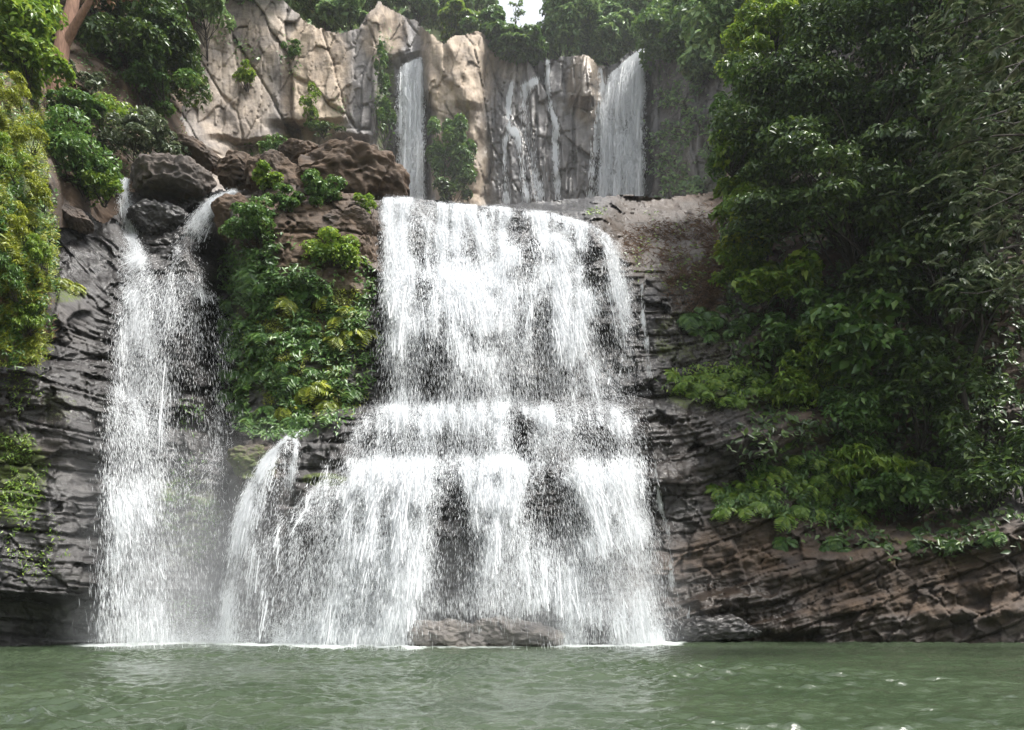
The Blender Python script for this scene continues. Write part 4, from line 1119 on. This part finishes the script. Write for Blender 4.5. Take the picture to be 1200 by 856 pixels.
def fern_mesh(seed, fronds=11, L0=.62, style='bright'):
    """rosette of arching fronds with paired leaflets"""
    r = np.random.default_rng(seed)
    C, Nn, A, Ln, Wd = [], [], [], [], []
    for f in range(fronds):
        an = r.uniform(0, 2 * math.pi); L_ = L0 * r.uniform(.7, 1.25); rise = r.uniform(.1, .6)
        for j in range(9):
            t = (j + 1) / 9
            rad_ = L_ * t; h = L_ * (rise * t - (.55 + rise) * t * t)
            dr = np.array([math.cos(an), math.sin(an), 0]); sd = np.array([-math.sin(an), math.cos(an), 0])
            p = dr * rad_ * .85 + np.array([0, 0, h])
            if j % 2 == 0:
                h2 = L_ * (rise * min(t + .22, 1) - (.55 + rise) * min(t + .22, 1) ** 2)
                q = dr * L_ * min(t + .22, 1) * .85 + np.array([0, 0, h2])
                p0 = p if j else np.zeros(3)
                C.append((p0 + q) / 2); A.append(unit(q - p0)); Ln.append(np.linalg.norm(q - p0) * 1.1); Wd.append(.02); Nn.append(unit(np.array([.1, .1, 1.0])))
            for s in (-1, 1):
                l = L_ * .42 * math.sin(math.pi * min(t * .85 + .12, 1)) + .03
                a = unit(sd * s + dr * .55 + np.array([0, 0, -.25]))
                C.append(p + a * l * .5); A.append(a); Ln.append(l); Wd.append(l * .36)
                Nn.append(unit(np.array([0, 0, 1.0]) + dr * .45 + r.normal(0, .12, 3)))
    return leaves_mesh(np.array(C), np.array(Nn), np.array(A), np.array(Ln), np.array(Wd), LEAF[style], name="fern")
FERN = {s: [fern_mesh(600 + i * 7 + j, style=s) for i in range(3)] for j, s in enumerate(('bright', 'mid', 'lime', 'dark'))}
def ferns(pts, style, label, group, scale, seed, rel=low, surf=LOWS, out=.25):
    r = np.random.default_rng(seed)
    for i, (px, py) in enumerate(pts):
        Yd = float(rel.at(px, py, np.minimum(rel.D, surf)))
        o = add("fern", FERN[style][i % 3], None, P(px, py, Yd - out))
        o.scale = [scale * r.uniform(.8, 1.25)] * 3
        o.rotation_euler = (math.radians(38) + r.normal(0, .15), r.normal(0, .2), r.uniform(-.5, .5))
        tag(o, label, "fern", group)
def scatter(lst, n, seed, dmin=9):
    r = np.random.default_rng(seed); out = []
    x0 = min(l[0] - l[2] for l in lst); x1 = max(l[0] + l[2] for l in lst); y0 = min(l[1] - l[3] for l in lst); y1 = max(l[1] + l[3] for l in lst)
    for _ in range(6000):
        a, b = r.uniform(x0, x1), r.uniform(y0, y1)
        if r.random() < float(blobs(np.array(a), np.array(b), lst)) and all((a - c) ** 2 + (b - d) ** 2 > dmin ** 2 for c, d in out):
            out.append((a, b))
            if len(out) >= n: break
    return out
ferns(scatter([(320, 400, 55, 90, 1), (350, 470, 70, 30, 1), (290, 340, 26, 40, 1)], 34, 71, 13), 'mid', "dark green fern growing on the central outcrop's steep face", "ferns on the central outcrop", 1.25, 72)
ferns([(340, 352), (375, 350), (398, 372), (412, 386), (352, 455), (366, 452), (334, 478), (385, 470), (395, 395), (410, 362), (425, 388)], 'lime', "yellow-green drooping fern at the central outcrop's right side", "yellow ferns on the central outcrop", 1.35, 73)
ferns([(62, 330), (72, 328), (84, 334)], 'lime', "small yellow-green fern on the ledge right of the moss bank", "ferns by the moss bank", .9, 74)

# --- right-hand rock
rc1 = [(850, 448, 70, 22, .8), (800, 445, 30, 14, .5), (910, 455, 40, 20, .7)]
rc2 = [(990, 570, 75, 42, 1), (930, 560, 50, 22, 1), (880, 580, 40, 16, .8), (1060, 560, 50, 30, .8)]
rc3 = [(920, 590, 55, 16, 1), (860, 597, 20, 8, 1)]
cover("undergrowth", "green leafy ground cover hanging over the right strata", "undergrowth", low, LOWS, reg(rc1, 755, 960, 400, 500), 2600, 'bright', 81, (.16, .42), .34, 1.1, .35, .6)
cover("undergrowth", "green hanging leaves on the right bank above the pool rocks", "undergrowth", low, LOWS, reg(rc2 + rc3, 830, 1120, 510, 620), 8000, 'mid', 82, (.18, .48), .32, 1.2, .4, .6)
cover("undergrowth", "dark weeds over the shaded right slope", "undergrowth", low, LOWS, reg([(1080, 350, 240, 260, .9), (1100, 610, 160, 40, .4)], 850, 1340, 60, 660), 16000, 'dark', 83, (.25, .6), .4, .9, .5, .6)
cover("dry_roots", "pale dead roots and creepers over the brown right slope", "roots", low, LOWS, reg([(825, 320, 45, 45, 1), (780, 285, 60, 26, .7), (840, 280, 40, 40, .7)], 730, 900, 235, 390), 6000, 'brown', 84, (.2, .8), .06, .8, .15, .4)
ferns(scatter(rc1, 26, 85, 11), 'bright', "bright fern hanging over the middle ledge right of the cascade", "ferns on the middle right ledge", 1.15, 86)
ferns(scatter(rc2 + rc3, 40, 87, 12), 'bright', "fern hanging over the right bank above the pool rocks", "ferns on the lower right bank", 1.3, 88)
ferns(scatter([(850, 375, 45, 22, 1)], 14, 89, 10), 'mid', "fern on the brown earth slope right of the cascade", "ferns on the right earth slope", 1.2, 90)
ferns(scatter([(1020, 636, 60, 10, 1), (1120, 625, 70, 12, 1), (930, 640, 20, 8, .8)], 14, 91, 10), 'mid', "small fern on top of the right pool rocks", "ferns on the right pool rocks", .9, 92)
plant("bush", 880, 262, 34, 40, 47.5, 'bright', "yellow-green bush at the left foot of the big dark tree", 101, 18, 240, .30, .42, depth=1.5)
plant("bush", 872, 308, 40, 26, 46.0, 'bright', "light green bush above the right earth slope", 102, 16, 220, .26, .42, depth=1.4)
plant("bush", 905, 215, 40, 40, 49.0, 'grey', "pale-leaved shrub under the big dark tree's left side", 103, 16, 200, .32, .5, depth=1.6)
plant("bush", 960, 380, 46, 40, 44.0, 'mid', "big-leaved green bush in front of the shaded hollow", 104, 18, 170, .40, .55, depth=1.6)
plant("bush", 955, 440, 40, 50, 43.2, 'bright', "bright green hanging bush in the middle of the right bank", 105, 20, 230, .26, .42, depth=1.2)
plant("bush", 1010, 490, 46, 56, 42.4, 'mid', "deep green bush trailing down to the right bank ferns", 106, 20, 220, .28, .42, depth=1.3)
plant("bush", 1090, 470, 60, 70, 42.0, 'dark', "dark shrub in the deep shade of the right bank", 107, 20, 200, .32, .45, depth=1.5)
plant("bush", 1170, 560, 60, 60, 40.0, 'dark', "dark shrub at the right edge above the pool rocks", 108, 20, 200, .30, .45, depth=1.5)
plant("bush", 1010, 400, 46, 46, 41.8, 'mid', "broad-leaved shrub at the edge of the black hollow under the right trees", 131, 16, 120, .55, .5, depth=1.6)
plant("bush", 930, 330, 36, 30, 44.6, 'bright', "light big-leaved plant between the earth slope and the right trees", 132, 12, 110, .46, .5, depth=1.3)
plant("bush", 915, 410, 30, 34, 43.8, 'mid', "green leafy bush left of the bright hanging bush on the right bank", 133, 12, 130, .34, .48, depth=1.2)
plant("bush", 1075, 580, 54, 30, 41.0, 'mid', "dim green shrub above the right pool rocks' middle", 134, 14, 150, .34, .45, depth=1.2)
plant("bush", 1010, 552, 42, 30, 42.0, 'bright', "long-leaved hanging shrub low on the right bank", 135, 16, 150, .40, .30, depth=1.2, droop=1.0)
plant("bush", 915, 468, 30, 16, 43.9, 'bright', "hanging leafy plant along the middle right ledge", 136, 12, 150, .32, .32, depth=.9, droop=1.0)
plant("bush", 862, 175, 24, 30, 47.0, 'bright', "sunlit leafy sprig sticking out left at the top of the right woods' fringe", 139, 12, 160, .36, .42, depth=1.2)
plant("bush", 868, 285, 30, 30, 45.5, 'lime', "most yellow shrub at the right woods' fringe above the brown slope", 151, 13, 170, .34, .40, depth=1.2)
plant("bush", 900, 340, 30, 22, 44.0, 'bright', "leafy shrub just right of the brown slope's dead roots", 152, 11, 140, .36, .42, depth=1.1)
plant("bush", 858, 235, 22, 26, 48.0, 'bright', "pale green shrub where the rock shelf meets the right woods", 153, 11, 150, .32, .42, depth=1.1)
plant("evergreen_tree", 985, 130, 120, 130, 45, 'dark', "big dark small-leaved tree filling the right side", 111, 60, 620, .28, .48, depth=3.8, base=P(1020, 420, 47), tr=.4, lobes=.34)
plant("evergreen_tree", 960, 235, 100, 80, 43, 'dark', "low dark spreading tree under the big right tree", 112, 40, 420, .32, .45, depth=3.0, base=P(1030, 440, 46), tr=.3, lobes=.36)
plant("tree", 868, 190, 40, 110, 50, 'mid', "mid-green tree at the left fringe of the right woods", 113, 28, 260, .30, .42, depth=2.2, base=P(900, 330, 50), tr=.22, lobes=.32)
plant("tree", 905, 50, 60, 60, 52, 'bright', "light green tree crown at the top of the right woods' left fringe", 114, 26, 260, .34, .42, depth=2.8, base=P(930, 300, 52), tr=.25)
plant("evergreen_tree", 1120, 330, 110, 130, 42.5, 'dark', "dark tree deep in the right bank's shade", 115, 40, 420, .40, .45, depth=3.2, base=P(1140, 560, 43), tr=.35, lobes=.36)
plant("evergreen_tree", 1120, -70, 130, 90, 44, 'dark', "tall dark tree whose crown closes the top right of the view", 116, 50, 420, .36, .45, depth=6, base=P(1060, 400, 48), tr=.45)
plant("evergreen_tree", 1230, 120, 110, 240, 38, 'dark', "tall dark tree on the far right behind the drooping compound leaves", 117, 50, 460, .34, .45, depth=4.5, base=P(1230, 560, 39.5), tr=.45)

# the near tree on the right: drooping sprays of big compound leaves
def compound_tree():
    r = np.random.default_rng(77)
    base = P(1330, 640, 31); top = P(1280, -120, 27)
    t = empty("tree", base, "near tree at the right edge with drooping sprays of large finger-like leaves", "tree")
    tk = bend(base, top, r, .03, 14); paths = [(tk, .42, .2)]
    C, Nn, A, Ln, Wd = [], [], [], [], []
    for i in range(150):
        px = 1215 - 150 * r.random() ** 1.3; py = r.uniform(-70, 345)
        if px < 1075 + .10 * max(py - 60, 0) and py > 40: px += 50
        if px < 1120 and r.random() < .45: continue
        Yd = r.uniform(24.5, 28)
        tip = P(px, py, Yd)
        j = tk[min(13, max(2, int((640 - py + 60) / 760 * 13)))]
        if i % 3 == 0: paths.append((bend(j, tip, r, .06, 8), .06, .015))
        for _ in range(r.integers(4, 8)):
            h = tip + r.normal(0, 1, 3) * np.array([.55, .5, .42])
            out_ = unit(np.array([-.35 + r.normal(0, .6), -.4 + r.normal(0, .5), -.25]))
            fing = r.integers(5, 9)
            side = unit(np.cross(out_, np.array([0, 0, 1.0])))
            dn = unit(np.cross(side, out_))
            if dn[2] < 0: dn = -dn
            for q in range(fing):
                an = (q - (fing - 1) / 2) * .42
                a = unit(out_ * math.cos(an) + side * math.sin(an) + np.array([0, 0, -.55]) + r.normal(0, .06, 3))
                l = .46 * r.uniform(.8, 1.15) * (1 - .25 * abs(an))
                C.append(h + a * l * .55); A.append(a); Ln.append(l); Wd.append(l * .38); Nn.append(unit(dn + side * math.sin(an) * .3 + r.normal(0, .1, 3)))
    me = leaves_mesh(np.array(C), np.array(Nn), np.array(A), np.array(Ln), np.array(Wd), LEAF['grey'], name="crown")
    part("crown", me, t)
    part("trunk", tubes(paths, BARK, "trunk", 8), t)
compound_tree()

# --- on and above the high cliff
plant("bush", 526, 185, 26, 55, 81.0, 'mid', "tall green bush column growing up the upper cliff beside the notch fall", 121, 22, 260, .42, .45, depth=1.6, lobes=.34)
plant("bush", 530, 222, 22, 22, 80.5, 'dark', "dark bush at the foot of the tall bush column", 122, 10, 160, .42, .45, depth=1.2)
plant("vine", 450, 125, 12, 62, 81.5, 'mid', "climbing vine strip left of the notch fall", 123, 18, 120, .40, .45, depth=.8, cat="vine", lobes=.28)
plant("bush", 287, 90, 13, 18, 78.6, 'bright', "small bush stuck on the tan cliff face", 124, 9, 110, .36, .45, depth=.9)
plant("vine", 362, 122, 12, 28, 79.8, 'bright', "short vine trailing down the tan cliff", 125, 9, 90, .34, .45, depth=.7, cat="vine")
plant("vine", 342, 58, 14, 14, 80.6, 'mid', "vine tuft high on the tan cliff", 126, 7, 80, .34, .45, depth=.7, cat="vine")
plant("bush", 318, 178, 28, 14, 76.8, 'mid', "fern-like bush below the cave at the tan cliff's foot", 127, 12, 130, .38, .4, depth=1.2)
plant("vine", 378, 152, 22, 9, 79.8, 'dark', "dark vine hanging at the cliff cave's mouth", 128, 8, 90, .34, .45, depth=.7, cat="vine")
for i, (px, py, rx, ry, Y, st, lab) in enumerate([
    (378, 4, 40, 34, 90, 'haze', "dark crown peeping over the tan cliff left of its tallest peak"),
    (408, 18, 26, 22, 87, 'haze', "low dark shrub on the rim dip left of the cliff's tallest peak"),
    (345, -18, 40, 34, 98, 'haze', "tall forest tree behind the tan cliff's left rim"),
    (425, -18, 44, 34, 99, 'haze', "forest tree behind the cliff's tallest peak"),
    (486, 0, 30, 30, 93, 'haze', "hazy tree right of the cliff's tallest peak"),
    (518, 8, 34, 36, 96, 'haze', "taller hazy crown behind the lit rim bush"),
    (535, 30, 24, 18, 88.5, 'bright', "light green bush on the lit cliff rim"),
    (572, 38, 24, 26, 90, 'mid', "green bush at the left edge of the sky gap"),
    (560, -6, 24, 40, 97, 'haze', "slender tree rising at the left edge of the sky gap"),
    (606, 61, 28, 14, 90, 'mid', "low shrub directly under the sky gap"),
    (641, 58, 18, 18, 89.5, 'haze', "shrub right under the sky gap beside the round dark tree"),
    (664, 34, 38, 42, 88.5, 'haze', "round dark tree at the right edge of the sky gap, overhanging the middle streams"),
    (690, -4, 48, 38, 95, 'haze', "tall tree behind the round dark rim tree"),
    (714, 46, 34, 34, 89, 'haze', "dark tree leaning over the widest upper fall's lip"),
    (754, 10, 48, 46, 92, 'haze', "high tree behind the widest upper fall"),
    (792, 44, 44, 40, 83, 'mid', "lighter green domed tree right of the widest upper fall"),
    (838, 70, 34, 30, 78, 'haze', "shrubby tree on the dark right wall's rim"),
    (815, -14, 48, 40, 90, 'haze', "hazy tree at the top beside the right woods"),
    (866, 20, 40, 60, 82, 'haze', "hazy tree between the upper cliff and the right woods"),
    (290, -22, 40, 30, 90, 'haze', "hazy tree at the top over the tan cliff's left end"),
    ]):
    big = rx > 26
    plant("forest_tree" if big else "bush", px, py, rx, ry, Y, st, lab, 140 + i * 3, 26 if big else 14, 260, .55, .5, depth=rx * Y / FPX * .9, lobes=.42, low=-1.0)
t = empty("tree", P(606, 62, 96), "thin bare-looking young tree alone in the sky gap", "tree")
r_ = np.random.default_rng(9)
tk = bend(P(606, 62, 96), P(605, 4, 96), r_, .02, 9); pth = [(tk, .10, .03)]
for i in range(9): pth.append((bend(tk[3 + i % 6], P(605 + r_.normal(0, 8), 20 + r_.normal(0, 9), 96 + r_.normal(0, .5)), r_, .1), .04, .01))
part("trunk", tubes(pth, BARK, "trunk", 5), t)
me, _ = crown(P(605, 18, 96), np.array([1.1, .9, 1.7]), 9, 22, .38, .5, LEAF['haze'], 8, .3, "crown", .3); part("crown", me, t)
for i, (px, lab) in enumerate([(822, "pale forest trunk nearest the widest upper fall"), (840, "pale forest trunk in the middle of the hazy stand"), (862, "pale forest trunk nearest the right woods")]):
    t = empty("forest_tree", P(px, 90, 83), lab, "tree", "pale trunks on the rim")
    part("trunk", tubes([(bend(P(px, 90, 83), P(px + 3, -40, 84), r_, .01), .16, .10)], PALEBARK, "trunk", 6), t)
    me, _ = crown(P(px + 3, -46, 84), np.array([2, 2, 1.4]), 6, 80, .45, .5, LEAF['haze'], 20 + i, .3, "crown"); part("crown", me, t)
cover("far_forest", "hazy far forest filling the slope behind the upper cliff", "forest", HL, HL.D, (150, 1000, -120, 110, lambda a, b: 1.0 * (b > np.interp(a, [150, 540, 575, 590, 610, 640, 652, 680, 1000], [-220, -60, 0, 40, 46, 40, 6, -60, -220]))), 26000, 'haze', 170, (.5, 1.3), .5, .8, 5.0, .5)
cover("undergrowth", "weeds on the shaded right wall of the upper gorge", "undergrowth", up, UPS, reg([(810, 170, 50, 100, .6), (830, 220, 40, 30, 1), (600, 230, 60, 12, .6), (790, 230, 30, 24, .7)], 750, 880, 60, 270), 2600, 'haze', 171, (.3, .8), .4, .9, .5, .9)
cover("undergrowth", "tufts of weeds along the upper cliff's ledges", "undergrowth", up, UPS, reg([(320, 180, 50, 14, .8), (270, 50, 40, 12, .5), (450, 110, 14, 80, .5), (390, 140, 20, 30, .4), (290, 60, 30, 14, .5), (340, 70, 16, 30, .4)], 215, 480, 20, 210), 1500, 'mid', 172, (.25, .6), .4, .8, .4, .9)
cover("undergrowth", "small weeds on the rock shelf behind the main cascade", "undergrowth", low, LOWS, reg([(700, 248, 14, 6, 1), (800, 300, 60, 40, .35), (850, 300, 30, 50, .6), (765, 252, 12, 6, 1), (845, 262, 20, 24, .8)], 660, 900, 230, 350), 1500, 'bright', 173, (.12, .35), .4, .4, .3, .6)

# ------------------------------------------------------------------ spray mist round the foot of the falls
def mist(name, x0, x1, y0, y1, z1, dens, label, zb=.12):
    m, N, L, out = new_mat("mist_air")
    geo = N.new("ShaderNodeNewGeometry"); sp = N.new("ShaderNodeSeparateXYZ"); L.new(geo.outputs['Position'], sp.inputs[0])
    def ed(i, a, b, soft):
        f = N.new("ShaderNodeMapRange"); f.interpolation_type = 'SMOOTHSTEP'; L.new(sp.outputs[i], f.inputs[0]); f.inputs[1].default_value = a; f.inputs[2].default_value = a + soft
        g = N.new("ShaderNodeMapRange"); g.interpolation_type = 'SMOOTHSTEP'; L.new(sp.outputs[i], g.inputs[0]); g.inputs[1].default_value = b; g.inputs[2].default_value = b - soft
        return math_n(N, L, 'MULTIPLY', f.outputs[0], g.outputs[0])
    h = N.new("ShaderNodeMapRange"); L.new(sp.outputs[2], h.inputs[0]); h.inputs[1].default_value = z1; h.inputs[2].default_value = 0.0
    e = math_n(N, L, 'MULTIPLY', ed(0, x0, x1, (x1 - x0) * .3), math_n(N, L, 'MULTIPLY', ed(1, y0, y1, 1.2), math_n(N, L, 'POWER', h.outputs[0], 1.6)))
    n = noise_n(N, L, geo.outputs['Position'], .5, 3, .6)
    v = N.new("ShaderNodeVolumePrincipled"); v.inputs['Color'].default_value = (.95, .97, 1, 1)
    L.new(math_n(N, L, 'MULTIPLY', math_n(N, L, 'MULTIPLY', e, math_n(N, L, 'MULTIPLY', n, 2.0)), dens), v.inputs['Density'])
    L.new(v.outputs[0], out.inputs['Volume'])
    bx = np.array([[x, y, z] for x in (x0, x1) for y in (y0, y1) for z in (zb, min(z1, 100))], float)
    tag(add(name, mesh_np(name, bx, np.array([[0, 1, 3, 2], [4, 6, 7, 5], [0, 4, 5, 1], [2, 3, 7, 6], [0, 2, 6, 4], [1, 5, 7, 3]]), m)), label, "mist", None, "stuff")
mist("mist", -21.5, -8.5, 33.6, 41.5, 11.0, .13, "soft spray mist round the foot of the left fall")
mist("mist", -22.0, 34.0, 60.0, 89.0, 120.0, .0022, "bluish spray haze hanging in the upper gorge", 20.0)
mist("mist", -12.0, 9.0, 32.8, 40.0, 6.0, .13, "soft spray mist round the foot of the main cascade")

# ------------------------------------------------------------------ damp air of the gorge
HAZE = 0.00015
m, N, L, out = new_mat("haze_air")
vol = N.new("ShaderNodeVolumePrincipled")
vol.inputs['Color'].default_value = (0.90, 0.94, 1.0, 1)
vol.inputs['Density'].default_value = HAZE
vol.inputs['Anisotropy'].default_value = 0.25
L.new(vol.outputs[0], out.inputs['Volume'])
bx = np.array([[x, y, z] for x in (-126, 126) for y in (-84, 164) for z in (-5.5, 118)], float)
o = add("haze", mesh_np("haze", bx, np.array([[0, 1, 3, 2], [4, 6, 7, 5], [0, 4, 5, 1], [2, 3, 7, 6], [0, 2, 6, 4], [1, 5, 7, 3]]), m))
tag(o, "pale damp haze filling the gorge", "haze", None, "stuff")
